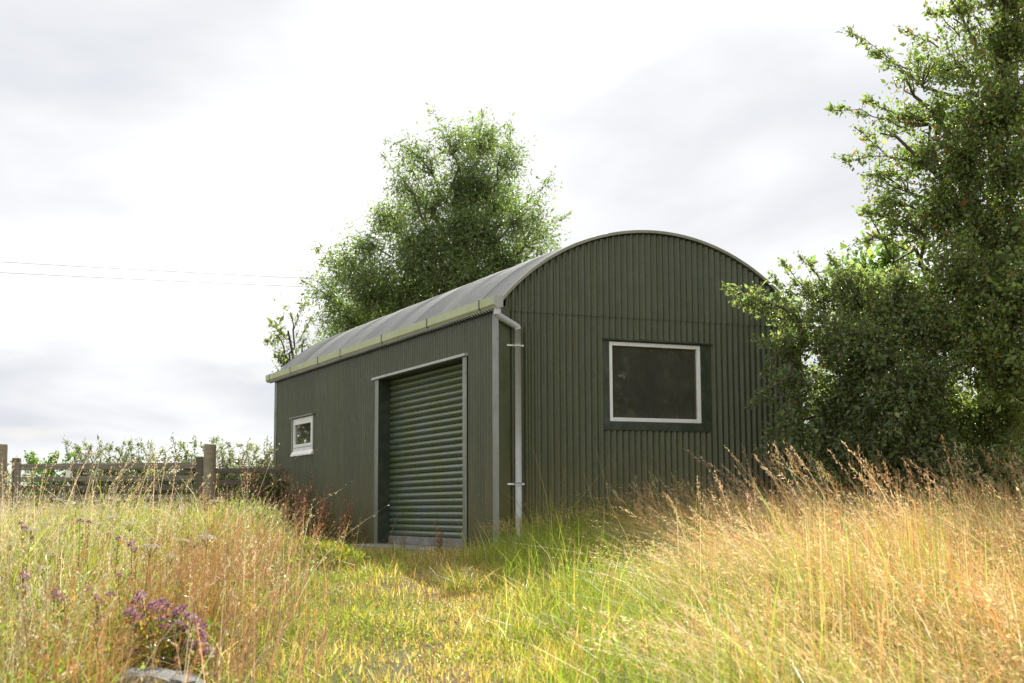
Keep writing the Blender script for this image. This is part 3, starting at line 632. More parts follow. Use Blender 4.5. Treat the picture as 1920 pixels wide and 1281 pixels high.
# ------------------------------------------------------------------ hedge shrubs behind the fence
hedge = [(500, 30.0, 832, 46, 'grey'), (455, 29.5, 842, 44, 'grey'), (418, 29.0, 838, 40, 'grey'), (365, 30.0, 828, 44, 'olive'), (310, 29.5, 843, 42, 'grey'), (262, 30.0, 836, 40, 'olive'), (205, 29.5, 833, 44, 'olive'), (152, 29.0, 836, 34, 'grey'), (88, 28.5, 853, 34, 'green'), (30, 29.5, 868, 36, 'grey'), (-40, 29.5, 856, 40, 'olive'), (-130, 30, 846, 44, 'grey'), (560, 30, 838, 44, 'olive')]
htint = {'grey': (0.20, 0.21, 0.15), 'olive': (0.15, 0.17, 0.085), 'green': (0.14, 0.23, 0.04), 'dark': (0.12, 0.14, 0.065)}
hlab = {500: 'grey-green willowy hedge shrub beside the far barn corner', 455: 'grey-green hedge shrub behind the dark fence rail', 418: 'grey-green hedge shrub right behind the round gate post', 365: 'olive hedge shrub with tall shoots behind the gate stile', 310: 'grey-green hedge shrub behind the gate brace', 262: 'olive hedge shrub behind the top gate rail', 205: 'olive hedge shrub behind the middle of the field gate', 152: 'thin grey-green hedge shrub behind the white plate on the gate', 88: 'low bright green bush behind the field gate', 30: 'low grey-green hedge shrub behind the stub post', -40: 'olive hedge shrub behind the latch post of the gate', -130: 'grey-green hedge shrub behind the fence past the latch post', 560: 'olive hedge shrub hidden behind the barn back'}
for (u, d, vt, r, kd) in hedge:
    vt += 8; b = gp(u, d); zc = vt+r*0.95; cs = [cl(u, zc, d, r*.9, .7), cl(u-r*.55, zc+r*.5, d, r*.75), cl(u+r*.55, zc+r*.5, d, r*.75), cl(u, zc+r*1.0, d, r*.9), cl(u-r*.3, zc+r*1.6, d, r*.9), cl(u+r*.4, zc+r*1.6, d, r*.9)]
    ss = [(at(u+k, zc-r*.3, d), at(u+k*1.5+rng.normal(0, 5), vt-rng.uniform(2, 16), d), 26, 0) for k in np.linspace(-r*.7, r*.7, 5)]
    build_tree('hedge_shrub', b, [b, b+(0, 0, .35), b+(0.05, 0, .7)], 0.05, cs, 0.050, htint[kd], 190, 18, hlab[u], 'shrub', 'shrubs of the hedge behind the fence', sprays=ss, aspect=0.42 if kd != 'green' else .6, spread=0.07)

for (u, d, vt, r, lab) in ((1545, 21.5, 720, 62, 'dark hedge shrub tucked in behind the barn corner'), (1660, 22.0, 690, 66, 'dense dark hedge shrub behind the hawthorn bush'), (1775, 22.5, 700, 68, 'dark hedge shrub between hawthorn bush and hawthorn tree'), (1885, 22.0, 680, 70, 'dark hedge shrub right behind the hawthorn trunk'), (1990, 22.0, 700, 70, 'dark hedge shrub past the hawthorn tree')):
    b = gp(u, d); zc = vt+r*0.9; cs = [cl(u, zc, d, r), cl(u-r*.5, zc+r*1.1, d, r), cl(u+r*.5, zc+r*1.1, d, r), cl(u, zc+r*2.2, d, r*1.1), cl(u, zc+r*3.1, d, r*1.1)]
    build_tree('hedge_shrub', b, [b, b+(0, 0, .6), b+(0.05, 0, 1.2)], 0.07, cs, 0.10, htint['dark'], 40, 12, lab, 'shrub', aspect=.6, spread=0.09)

# ------------------------------------------------------------------ trees across the track, seen only as reflections in the glass
for (x, y, s, lab) in ((9.5, -24.0, 1.0, 'broad hedgerow tree across the track facing the barn gable'), (3.0, -27.0, .9, 'rounded hedgerow tree standing behind the photographer'), (15.5, -20.5, 1.0, 'bushy hedgerow tree beyond the tall golden grass'), (12.4, -22.3, 1.05, 'dense hedgerow tree across the track opposite the gable window'), (-8.6, 33.0, .75, 'rounded field tree beyond the gate facing the small barn window')):
    b = np.array([x, y, float(gz(x, y))]); cs = []
    for k in range(16):
        a = k*2.4; cs.append((b+np.array([2.6*s*math.cos(a)*rng.random()**.5, 2.2*s*math.sin(a)*rng.random()**.5, 1.0+5.2*s*(k+.5)/14]), np.array([1.5, 1.5, 1.2])*s, 1))
    build_tree('hedgerow_tree', b, [b, b+(0, 0, 1.4), b+(.1, 0, 2.8), b+(0, .1, 4.4)], 0.2, cs, 0.26, (0.12, 0.15, 0.045), 6, 11, lab, 'tree', spread=0.16)

# ------------------------------------------------------------------ power cables
def cable(v0, v1, dz, label):
    a, c = at(-900, v0-(v1-v0)*1.6, 60), at(1500, v1+(v1-v0)*1.65, 66)
    t = np.linspace(0, 1, 40)[:, None]; p = a+(c-a)*t; p[:, 2] -= dz*4*(t*(1-t))[:, 0]
    V, T = tube_np([(p-a, 0.012)], 6); o = link('power_cable', mesh_np('power_cable', V, T, smooth=True), M_cable); o.location = tuple(a); tag(o, label, 'cable')
cable(478, 508, 0.35, 'upper of two thin overhead power cables crossing the sky')
cable(498, 524, 0.35, 'lower of two thin overhead power cables crossing the sky')

# ------------------------------------------------------------------ grasses
def blades(roots, h, w, ldir, lean, tint, tip=None, seg=3, bend=1.6):
    n = len(roots); t = np.linspace(0, 1, seg+1)
    az = rng.random(n)*2*np.pi; sd_ = np.stack([np.cos(az), np.sin(az), np.zeros(n)], 1)
    hor = (h*lean)[:, None]*t[None]**bend; ver = h[:, None]*(t[None]-0.22*np.minimum(lean, 1.6)[:, None]*t[None]**2)
    c = roots[:, None]+np.concatenate([ldir[:, None]*hor[..., None], ver[..., None]], -1)
    wd = (w[:, None]*(1-0.85*t[None, :-1]**1.5))[..., None]*0.5
    Vp = np.stack([c[:, :-1]-sd_[:, None]*wd, c[:, :-1]+sd_[:, None]*wd], 2).reshape(n, 2*seg, 3)
    V = np.concatenate([Vp, c[:, -1:]], 1); nv = 2*seg+1
    T = []
    for s in range(seg-1): T += [[2*s, 2*s+1, 2*s+3], [2*s, 2*s+3, 2*s+2]]
    T += [[2*seg-2, 2*seg-1, 2*seg]]
    T = (np.arange(n)[:, None, None]*nv+np.array(T)[None]).reshape(-1, 3)
    tip = tint if tip is None else tip
    k = np.concatenate([np.repeat(t[:-1], 2), [1.0]])[None, :, None]
    C = tint[:, None]*(1-k)+tip[:, None]*k
    return V.reshape(-1, 3), T, C.reshape(-1, 3), c
def join(parts):
    V, T, C, b = [], [], [], 0
    for v, t, c in parts: V.append(v); T.append(t+b); C.append(c); b += len(v)
    return np.concatenate(V), np.concatenate(T), np.concatenate(C)
def spikelets(c, n_each, size, spread, tint, span=0.3):
    """small seed flakes along the top part of stalk centre lines c (n,s,3)"""
    n, s, _ = c.shape; t = 1-span*rng.random((n, n_each)); x = t*(s-1); i = np.minimum(x.astype(int), s-2); f = (x-i)[..., None]
    r = np.arange(n)[:, None]; p = c[r, i]*(1-f)+c[r, i+1]*f
    p = p+rng.normal(0, 1, p.shape)*spread*np.minimum(1, (1.02-t)[..., None]*6+.25)
    d = (c[:, -1]-c[:, -2]); d = d/(np.linalg.norm(d, axis=1)[:, None]+1e-9); dd = d[:, None]+rng.normal(0, 0.35, p.shape)
    return leaves(p.reshape(-1, 3), dd.reshape(-1, 3), size*np.exp(rng.normal(0, .25, n*n_each)), np.repeat(tint, n_each, 0)*np.exp(rng.normal(0, .12, (n*n_each, 1))), 0.24)
def inside_barn(x, y): return (x > -0.14) & (x < W+0.05) & (y > -0.04) & (y < L+0.05)
def on_sill(x, y): return (x > -0.44) & (x < 0.3) & (y > DY0-.02) & (y < DY1+.02)
def scatter(n, d0, d1, l0, l1, tuft=1):
    global TID
    """random ground points; l0/l1 functions of distance"""
    d = np.sqrt(rng.random(n)*(d1**2-d0**2)+d0**2) if d0 > 0 else rng.uniform(d0, d1, n)
    a, b_ = l0(d), l1(d); l = a+(b_-a)*rng.random(n)
    if tuft > 1:                                                    # gather the points in tufts
        k = n//tuft; j = np.concatenate([np.arange(k), rng.integers(0, k, n-k)]); sg = 0.075
        d, l = d[j]+rng.normal(0, sg, n), l[j]+rng.normal(0, sg, n); tid = j
    else: tid = np.arange(n)
    x, y = from_dl(d, l); ok = ~inside_barn(x, y) & ~on_sill(x, y)
    x, y, d, l = x[ok], y[ok], d[ok], l[ok]; TID = tid[ok]; return x, y, d, l
def tuftrand(ids): return np.random.default_rng(77).normal(size=int(ids.max())+1)[ids]
def fbm(x, y, s, seed=0):
    v = np.zeros_like(x); a = 1.0
    for k in range(4):
        th = 0.9*k+seed; xx = x*math.cos(th)+y*math.sin(th); yy = -x*math.sin(th)+y*math.cos(th)
        v += a*np.sin(s*xx+1.3*seed+2*np.sin(s*.6*yy+k))*np.cos(s*yy*1.1+.7*seed+k); a *= .55; s *= 1.9
    return v/1.6
Lh, Rh = -np.array([CY, -SY]), np.array([CY, -SY])        # ground directions to the left / right of the view axis
def zones(x, y):
    """weights: right tall gold, left meadow, path"""
    d, l = depth(x, y), lateral(x, y)
    wob = 0.35*fbm(x, y, 1.1, 2)
    rb = np.interp(d, [5, 7.6, 10, 12.5, 15, 16.5, 20], [0.7, 1.05, 1.15, 1.15, 1.25, 1.5, 2.2])+wob
    lb = np.interp(d, [5, 7.6, 10, 13, 16, 20, 24], [-1.25, -1.45, -1.75, -2.2, -2.8, -3.4, -3.8])+wob*.8
    g = sstep(-0.55, 0.75, l-rb+.25*fbm(x, y, 2.6, 17)); m = sstep(-0.3, 0.3, lb-l); return g, m, np.clip(1-g-m, 0, 1), d, l
def lean_dirs(n, main, spread):
    a = rng.normal(0, spread, n); c, s = np.cos(a), np.sin(a); return np.stack([main[0]*c-main[1]*s, main[0]*s+main[1]*c], 1)
# --- right: tall golden grass bent by the wind
def gold_grass():
    parts = []
    x, y, d, l = scatter(125000, 5.2, 18.2, lambda d: 0.2+0*d, lambda d: .365*d+1.6, 22)
    g, m, p, d, l = zones(x, y); dens = np.clip(9.5/d, 0.45, 1.2)
    k = rng.random(len(x)) < g*0.8*dens; x, y, d, l = x[k], y[k], d[k], l[k]; n = len(x); tu = tuftrand(TID[k]); tv = tuftrand(TID[k]*7 % (TID.max()+1))
    edge = sstep(0.1, 1.3, l-1.1); f = fbm(x, y, 1.6, 5); f2 = fbm(x, y, 2.3, 9); f3 = fbm(x, y, .8, 14)
    h = (0.25+0.14*edge+0.13*f)*np.exp(.36*tu+rng.normal(0, .25, n)); h = np.clip(h, .08, .85)
    lean = np.clip(0.70+0.5*f2+.4*tv+rng.normal(0, .4, n), .03, 2.2)
    straw = jitter_tint((0.55, 0.44, 0.21), n, .24); gr = jitter_tint((0.30, 0.35, 0.07), n, .22); rus = jitter_tint((0.47, 0.255, 0.095), n, .22); pale = jitter_tint((0.68, 0.60, 0.38), n, .15)
    q = np.clip(rng.random(n)*.75+.125+.13*tu, 0, 1); pg = np.clip(0.74-0.26*edge+0.34*f+.18*f3, .14, .97)
    t = np.where((q < pg)[:, None], gr, straw); t = np.where(((q > 0.90-.12*edge*(1+f3)))[:, None], rus, t); t = np.where((rng.random(n) < .13)[:, None], pale, t)
    z = gz(x, y)-.01; dirs = lean_dirs(n, Lh, .75); a = .8*f3+.75*tv; dirs = np.stack([dirs[:, 0]*np.cos(a)-dirs[:, 1]*np.sin(a), dirs[:, 0]*np.sin(a)+dirs[:, 1]*np.cos(a)], 1)
    v = blades(np.stack([x, y, z], 1), h, 0.0055+0.0055*rng.random(n)**2, dirs, lean, t, t*np.array([1.15, 1.12, 1.08]), 3)
    parts.append(v[:3]); o = link('golden_grass', mesh_np('golden_grass', *join(parts)), M_dry); tag(o, 'dense golden and green grass blades bent by the wind before the hawthorns', 'grass', kind='stuff')
    # flowering stalks
    parts = []
    x, y, d, l = scatter(10500, 5.2, 17.8, lambda d: 0.5+0*d, lambda d: .365*d+1.6, 6)
    g, m, p, d, l = zones(x, y); dens = np.clip(11/d, .6, 1.2)
    k = rng.random(len(x)) < g*.85*dens; x, y, d, l = x[k], y[k], d[k], l[k]; n = len(x); tu = tuftrand(TID[k])
    edge = sstep(0.1, 1.4, l-1.1); f = fbm(x, y, 1.6, 5)
    h = (0.40+0.20*edge+0.12*f)*np.exp(.16*tu+rng.normal(0, .15, n))
    lean = np.clip(.80+.35*tu+rng.normal(0, .35, n), .08, 1.9)
    t = jitter_tint((0.64, 0.51, 0.30), n, .2, [(0.50, 0.30, 0.15)], (.28,))
    z = gz(x, y)-.01; v = blades(np.stack([x, y, z], 1), h, 0.0058+0*h, lean_dirs(n, Lh, .55), lean, t, None, 4)
    parts.append(v[:3]); parts.append(spikelets(v[3], 10, 0.021, 0.0075, t*1.1, .25))
    # lodged pale strands lying across the field
    j = rng.random(n) < .42; m_ = int(j.sum()); xx, yy = x[j]+rng.normal(0, .1, m_), y[j]+rng.normal(0, .1, m_); tt = jitter_tint((0.70, 0.60, 0.36), m_, .15)
    v = blades(np.stack([xx, yy, gz(xx, yy)-.01], 1), .34*np.exp(rng.normal(0, .25, m_))*(.8+.4*edge[j]),   .0085+0*xx, lean_dirs(m_, Lh, .6), 1.3+.9*rng.random(m_), tt, None, 4, 1.35)
    parts.append(v[:3])
    # the tallest stalks, seen against the gable and the bushes
    n = 430; d = rng.uniform(11.8, 15.9, n); l = 1.35+rng.random(n)*(.365*d-.6); x, y = from_dl(d, l); k = ~inside_barn(x, y) & (y < -.1); x, y, d, l = x[k], y[k], d[k], l[k]; n = len(x)
    h = (.72+.55*rng.random(n)**1.6)*(.70+.30*sstep(1.2, 3.0, l)); t = jitter_tint((0.64, 0.50, 0.31), n, .2, [(0.42, 0.25, 0.13)], (.3,))
    v = blades(np.stack([x, y, gz(x, y)-.01], 1), h, .0075+0*h, lean_dirs(n, Lh, .5), np.clip(.40+rng.normal(0, .2, n), .02, .95), t, None, 5)
    parts.append(v[:3]); parts.append(spikelets(v[3], 26, .025, .0085, t, .22))
    o = link('seed_grass', mesh_np('seed_grass', *join(parts)), M_dry); tag(o, 'tall straw coloured seed heads leaning over the golden grass', 'grass', kind='stuff')
gold_grass()
def by_stone(d, l): u = 960+l/d*FPX; return (d > 5.9) & (d < 7.65) & (u > 222-6*(d-7)) & (u < 402) & (rng.random(len(d)) < .93)
# --- left: mixed flower meadow
def meadow():
    parts = []
    x, y, d, l = scatter(112000, 5.2, 26.5, lambda d: -.365*d-1.6, lambda d: -0.8-.045*d, 16)
    g, m, p, d, l = zones(x, y); dens = np.clip(10/d, .32, 1.2)
    k = (rng.random(len(x)) < m*.85*dens) & ~by_stone(d, l); x, y, d, l = x[k], y[k], d[k], l[k]; n = len(x); tu = tuftrand(TID[k])
    f = fbm(x, y, 1.5, 3); lbd = -1.45-.11*(d-7.6); brn = np.exp(-((l-lbd+.45)/.42)**2)*sstep(15, 11.5, d)
    h = (0.38+.10*f)*(1+.20*sstep(9, 13, d)-.22*sstep(15, 20, d))*np.exp(.2*tu+rng.normal(0, .22, n))*(1-.32*sstep(1.0, .1, lbd-l)); h = np.where(d > 17, h*.8, h)
    gr = jitter_tint((0.21, 0.26, 0.055), n, .28); st = jitter_tint((0.44, 0.35, 0.19), n, .28); br = jitter_tint((0.22, 0.125, 0.06), n, .25)
    q = np.clip(rng.random(n)*.8+.1+.12*tu, 0, 1); pg = np.clip(.82+.2*f-.55*brn-.08*sstep(10, 15, d), .05, .95)
    t = np.where((q < pg)[:, None], gr, np.where((q > 1-.55*brn-.08)[:, None], br, st))
    lean = np.clip(.50+.3*tu+rng.normal(0, .4, n), .02, 1.9); z = gz(x, y)-.01
    v = blades(np.stack([x, y, z], 1), h, (0.0055+.006*rng.random(n)**2)*np.clip(d/12, 1, 1.6), lean_dirs(n, Rh, 1.7), lean, t, t*np.array([1.12, 1.08, 1.0]), 3)
    parts.append(v[:3]); o = link('meadow_grass', mesh_np('meadow_grass', *join(parts)), M_grass); tag(o, 'long mixed green and straw meadow grass before the field gate', 'grass', kind='stuff')
    parts = []
    x, y, d, l = scatter(8500, 5.4, 23.5, lambda d: -.365*d-1.2, lambda d: -0.8-.045*d)
    g, m, p, d, l = zones(x, y); dens = np.clip(11/d, .4, 1.2); k = (rng.random(len(x)) < m*.8*dens) & ~by_stone(d, l); x, y, d, l = x[k], y[k], d[k], l[k]; n = len(x)
    lbd = -1.45-.11*(d-7.6); brn = np.exp(-((l-lbd+.45)/.45)**2)*sstep(15, 11.5, d)
    h = (.55+.06*fbm(x, y, 1.3, 8))*(1+.16*sstep(9, 13, d)-.25*sstep(15, 20, d))*np.exp(rng.normal(0, .17, n))*(1+.55*(rng.random(n) < .05))
    t = jitter_tint((0.55, 0.48, 0.34), n, .2); b2 = jitter_tint((0.33, 0.165, 0.08), n, .25); t = np.where((rng.random(n) < .08+.75*brn)[:, None], b2, t)
    lean = np.clip(.38+rng.normal(0, .25, n), .03, 1.2); z = gz(x, y)-.01
    v = blades(np.stack([x, y, z], 1), h, .0058+0*h, lean_dirs(n, Rh, 1.5), lean, t, None, 4); parts.append(v[:3]); parts.append(spikelets(v[3], 11, .019, .0085, t*1.1, .30))
    n = 620; d = rng.uniform(5.8, 14.5, n); l = -1.62-.11*(d-7.6)+rng.normal(-.05, .34, n); k = ~by_stone(d, l); d, l = d[k], l[k]; x, y = from_dl(d, l); n = len(x); t = jitter_tint((0.36, 0.22, 0.13), n, .28)
    v = blades(np.stack([x, y, gz(x, y)-.01], 1), (.42+.26*rng.random(n)), .0062+0*x, lean_dirs(n, Rh, 1.4), np.clip(.25+rng.normal(0, .18, n), .02, .9), t, None, 4); parts += [v[:3], spikelets(v[3], 14, .016, .010, t*1.05, .45)]
    n = 46; d = rng.uniform(12, 20, n); l = (rng.uniform(-30, 330, n)-960)/FPX*d; x, y = from_dl(d, l); t = jitter_tint((0.62, 0.50, 0.32), n, .2)
    v = blades(np.stack([x, y, gz(x, y)-.01], 1), .85+.45*rng.random(n), .0085+0*x, lean_dirs(n, Rh, .6), np.clip(.28+rng.normal(0, .15, n), .02, .8), t, None, 5); parts += [v[:3], spikelets(v[3], 24, .026, .010, t, .25)]
    o = link('seed_grass', mesh_np('seed_grass', *join(parts)), M_dry); tag(o, 'brown and buff seed stalks standing over the meadow by the gate', 'grass', kind='stuff')
meadow()
def herbs():
    x, y, d, l = scatter(62000, 5.4, 20, lambda d: -.365*d-1.0, lambda d: -0.9-.05*d, 12); g, m, p, d, l = zones(x, y); f = fbm(x, y, 1.9, 31)
    k = (rng.random(len(x)) < m) & (f > -.15) & ~by_stone(d, l); x, y, d, l = x[k], y[k], d[k], l[k]; n = len(x)
    V, T, C = leaves(np.stack([x, y, gz(x, y)+.30*rng.random(n)**1.1], 1), np.stack([rng.normal(0, .7, n), rng.normal(0, .7, n), .2+.6*rng.random(n)], 1), .035*np.exp(rng.normal(0, .35, n)), jitter_tint((.16, .22, .045), n, .3, [(.34, .20, .06), (.40, .36, .16)], (.08, .10)), .4)
    o = link('meadow_herbs', mesh_np('meadow_herbs', V, T, C), M_leaf); tag(o, 'small green herb leaves mixed through the long meadow grass', 'herb', kind='stuff')
    n = 240; d = rng.uniform(6.0, 12, n); l = rng.uniform(-.37*d, -1.6-.1*(d-7.6)); k = ~by_stone(d, l); d, l = d[k], l[k]; x, y = from_dl(d, l); n = len(x); t = jitter_tint((.26, .15, .07), n, .25)
    v = blades(np.stack([x, y, gz(x, y)-.01], 1), .42+.25*rng.random(n), .0065+0*x, lean_dirs(n, Rh, 1.5), .08+.2*rng.random(n), t, None, 4)
    o = link('brown_stems', mesh_np('brown_stems', *join([v[:3], spikelets(v[3], 16, .017, .013, t*1.2, .2)])), M_dry); tag(o, 'upright brown herb stems between the meadow flowers', 'stem', kind='stuff')
herbs()
# --- middle: short turf, straw and weeds in front of the door
def turf():
    parts = []
    x, y, d, l = scatter(150000, 5.2, 17.5, lambda d: -2.4-.05*d, lambda d: 2.2+0*d, 9)
    g, m, p, d, l = zones(x, y); shade = sstep(1.6, .5, -y)*sstep(-1.2, .3, x)
    k = rng.random(len(x)) < np.clip(p+.25*g+.25*m, 0, 1)*np.clip(9.5/d, .5, 1.15)*.85*np.where(fbm(x, y, 1.7, 21)+1.1*np.exp(-((l+.62)/.35)**2)*sstep(9.6, 8.3, d) > .78, .4, 1)*(1-.8*sstep(1.5, .6, -x)*sstep(.2, .8, y)*sstep(4.6, 4.1, y)); x, y, d, l = x[k], y[k], d[k], l[k]; n = len(x); tu = tuftrand(TID[k])
    f = fbm(x, y, 2.1, 4); f2 = fbm(x, y, 1.0, 7)
    rightside = sstep(-.35, .6, l+.05*(d-9)+.3*f); lush = np.exp(-((x-1.0)/2.0)**2-((y+0.9)/1.1)**2)
    pathm = np.exp(-((l+.38+.05*(d-9))/.42)**2)*(1-lush)
    h = (.040+.16*rightside*(1-.8*sstep(1.9, .9, -x)*sstep(-.6, .2, y))+.17*lush+.05*np.maximum(f, 0)+.03*(1-pathm))*np.exp(.22*tu+rng.normal(0, .3, n))
    gr = jitter_tint((0.22, 0.29, 0.05), n, .25); st = jitter_tint((0.52, 0.40, 0.15), n, .22, [(.58, .52, .36)], (.18,))
    pg = np.clip(.74+.30*f+.28*rightside-.60*pathm*(1-.6*rightside)+.5*lush, .08, .97); t = np.where((np.clip(rng.random(n)*.8+.1+.12*tu, 0, 1) < pg)[:, None], gr, st)
    lean = np.clip(.6+rng.normal(0, .4, n), .05, 1.8); z = gz(x, y)-.008
    a = rng.random(n)*2*np.pi
    v = blades(np.stack([x, y, z], 1), h, .005+.005*rng.random(n)**2, np.stack([np.cos(a), np.sin(a)], 1), lean, t, t*np.array([1.12, 1.06, 1]), 2)
    parts.append(v[:3]); o = link('turf', mesh_np('turf', *join(parts)), M_grass); tag(o, 'short yellow green turf on the track to the roller door', 'grass', kind='stuff')
    # broad low weed leaves
    x, y, d, l = scatter(30000, 5.4, 16, lambda d: -2.2-.05*d, lambda d: 1.4+0*d); g, m, p, d, l = zones(x, y); f = fbm(x, y, 2.4, 12)
    k = (rng.random(len(x)) < p) & (f > .12); x, y = x[k], y[k]; n = len(x); a = rng.random(n)*2*np.pi
    dv = np.stack([np.cos(a), np.sin(a), .25+.5*rng.random(n)], 1); V, T, C = leaves(np.stack([x, y, gz(x, y)+.01+.05*rng.random(n)], 1), dv, .016+.018*rng.random(n), jitter_tint((.16, .23, .04), n, .25), .5)
    o = link('clover', mesh_np('clover', V, T, C), M_grass); tag(o, 'low broad green weed leaves spread over the track', 'weed', kind='stuff')
    # thin dry stems standing in the turf
    x, y, d, l = scatter(2600, 5.6, 14.5, lambda d: -2.0-.04*d, lambda d: 1.3+0*d); g, m, p, d, l = zones(x, y); k = rng.random(len(x)) < p*.8; x, y = x[k], y[k]; n = len(x)
    t = jitter_tint((.25, .15, .08), n, .25); v = blades(np.stack([x, y, gz(x, y)-.01], 1), .12+.2*rng.random(n), .004+0*x, lean_dirs(n, Lh, 2), .12+.2*rng.random(n), t, None, 3)
    o = link('dry_stems', mesh_np('dry_stems', *join([v[:3], spikelets(v[3], 7, .012, .006, t, .35)])), M_dry); tag(o, 'thin brown dry stems sprinkled across the short turf', 'stem', kind='stuff')
turf()
# --- longer green fringe along the barn gable and corner
def fringe():
    n = 15000; x = rng.uniform(-.45, 4.4, n); y = -.05-1.5*rng.random(n)**1.3
    k = ~inside_barn(x, y) & (rng.random(n) < np.clip(1.15-.35*np.abs(x-1.2)*.5, .2, 1)); x, y = x[k], y[k]; n = len(x)
    h = (.24+.08*fbm(x, y, 2, 1)-.08*sstep(-.6, -1.5, y)-.12*sstep(.5, -.3, x))*np.exp(rng.normal(0, .25, n)); t = jitter_tint((.11, .19, .035), n, .22, [(.36, .29, .12)], (.12,))
    v = blades(np.stack([x, y, gz(x, y)-.01], 1), h, .0068+0*x, lean_dirs(n, Lh, .9), np.clip(.5+rng.normal(0, .3, n), .05, 1.4), t, None, 3); parts = [v[:3]]
    n = 420; x = rng.uniform(-.2, 4.3, n); y = -.06-.9*rng.random(n); h = .42+.42*rng.random(n)*sstep(-.2, 2.6, x)+.05; t = jitter_tint((.42, .31, .16), n, .22)
    v = blades(np.stack([x, y, gz(x, y)-.01], 1), h, .0062+0*x, lean_dirs(n, Lh, .5), np.clip(.4+rng.normal(0, .2, n), .05, 1), t, None, 4); parts += [v[:3], spikelets(v[3], 16, .021, .008, t*1.1, .28)]
    o = link('wall_grass', mesh_np('wall_grass', *join(parts)), M_grass); tag(o, 'longer green grass fringe growing along the foot of the barn gable', 'grass', kind='stuff')
fringe()

# ------------------------------------------------------------------ single plants
def dock(seed):
    r = np.random.default_rng(seed); root = empty('dock_plant'); paths, P_, D_, S_, C_ = [], [], [], [], []
    for k in range(5):
        h = r.uniform(.55, .98); a = r.random()*6.28; ln = r.uniform(.05, .22)*h
        p = np.array([[0.03*math.cos(a)*0, 0, 0], [ln*.25*math.cos(a), ln*.25*math.sin(a), h*.35], [ln*.6*math.cos(a), ln*.6*math.sin(a), h*.7], [ln*math.cos(a), ln*math.sin(a), h]]); paths.append((p, np.array([.006, .005, .004, .002])))
        n = 130; t = .42+.58*r.random(n); x = t*3; i = np.minimum(x.astype(int), 2); f = (x-i)[:, None]; q = p[i]*(1-f)+p[i+1]*f
        P_.append(q+r.normal(0, .022, (n, 3))*(1.15-t)[:, None]*2.0); D_.append(r.normal(0, 1, (n, 3))); S_.append(.012+.012*r.random(n)); C_.append(np.array([.46, .27, .17])*np.exp(r.normal(0, .3, (n, 1))))
    V, T = tube_np(paths, 5); link('stem', mesh_np('stem', V, T, np.tile([[.22, .10, .05]], (len(V), 1))), M_dry, root)
    V, T, C = leaves(np.concatenate(P_), np.concatenate(D_), np.concatenate(S_), np.concatenate(C_), .75); link('seed_cluster', mesh_np('seed_cluster', V, T, C), M_dry, root)['kind'] = 'stuff'
    n = 26; a = r.random(n)*6.28; V, T, C = leaves(np.stack([.02*np.cos(a), .02*np.sin(a), .03+.3*r.random(n)], 1), np.stack([np.cos(a), np.sin(a), .5+.5*r.random(n)], 1), .09+.09*r.random(n), jitter_tint((.14, .16, .03), n, .3, [(.28, .16, .04)], (.4,)), .3); link('leaf', mesh_np('leaf', V, T, C), M_leaf, root)['kind'] = 'stuff'
    return root
protos = [dock(s) for s in (1, 2, 3, 4)]; used = [False]*4
def put_dock(x, y, s, k):
    o = protos[k] if not used[k] else copy_tree(protos[k]); used[k] = True
    o.location = (x, y, float(gz(x, y))-.01); o.rotation_euler = (0, 0, rng.random()*6.28); o.scale = (s, s, s)
    lab = 'short brown dock stalks beside the near door jamb' if y < 1 else 'tiny dock stalk on the concrete door sill' if y < 3 else 'reddish brown dock seed stalks growing against the long barn wall'
    tag(o, lab, 'weed', 'dock plants along the barn wall')
for i, (x, y, s) in enumerate(((-.30, 4.7, .8), (-.55, 5.1, .95), (-.35, 5.6, 1.0), (-.75, 5.5, .9), (-.45, 6.2, 1.05), (-.8, 6.4, 1.0), (-.4, 6.9, 1.1), (-.9, 7.2, 1.05), (-.5, 7.7, 1.15), (-.35, 8.4, 1.2), (-.85, 8.3, 1.1), (-.6, 9.0, 1.25), (-.3, 9.5, 1.3), (-1.2, 6.0, .85), (-1.3, 7.6, .95), (-.5, 4.35, .55), (-1.1, 5.0, .7), (-1.45, 8.8, 1.0), (-.45, .75, .5), (-.4, 2.1, .32))): put_dock(x, y, s, i % 4)
# leafy green clump before the door
def clump(name, u, d, rx, ry, hz, tint, label, n=2600, leaf=.05, alt=None, palt=0):
    g = gp(u, d); root = empty(name, tuple(g), 0); tag(root, label, 'weed')
    a = rng.random(n)*6.28; q = rng.random(n)**.5; px, py = rx*q*np.cos(a), ry*q*np.sin(a); top = hz*(1-.55*q**2)*(.75+.35*rng.random(n)); z = top*(rng.random(n)**.6)
    wx = px*CY+py*SY; wy = -px*SY+py*CY; zz_ = gz(g[0]+wx, g[1]+wy)-g[2]
    V, T, C = leaves(np.stack([wx, wy, z+zz_], 1), np.stack([rng.normal(0, .6, n), rng.normal(0, .6, n), .5+.4*rng.random(n)], 1), leaf*np.exp(rng.normal(0, .3, n)), jitter_tint(tint, n, .25, alt, palt), .38)
    link('foliage', mesh_np('foliage', V, T, C), M_leaf, root)['kind'] = 'stuff'
    m = 120; a = rng.random(m)*6.28; q = rng.random(m)**.5; b_ = np.stack([rx*q*np.cos(a)*CY+ry*q*np.sin(a)*SY, -rx*q*np.cos(a)*SY+ry*q*np.sin(a)*CY, np.zeros(m)], 1); b_[:, 2] = gz(g[0]+b_[:, 0], g[1]+b_[:, 1])-g[2]-.01
    v = blades(b_, hz*(1-.5*q**2)*(.8+.3*rng.random(m)), .006+0*q, lean_dirs(m, Rh, 3), .1+.3*rng.random(m), jitter_tint((.2, .18, .05), m, .3), None, 3); link('stems', mesh_np('stems', *v[:3]), M_grass, root)['kind'] = 'stuff'
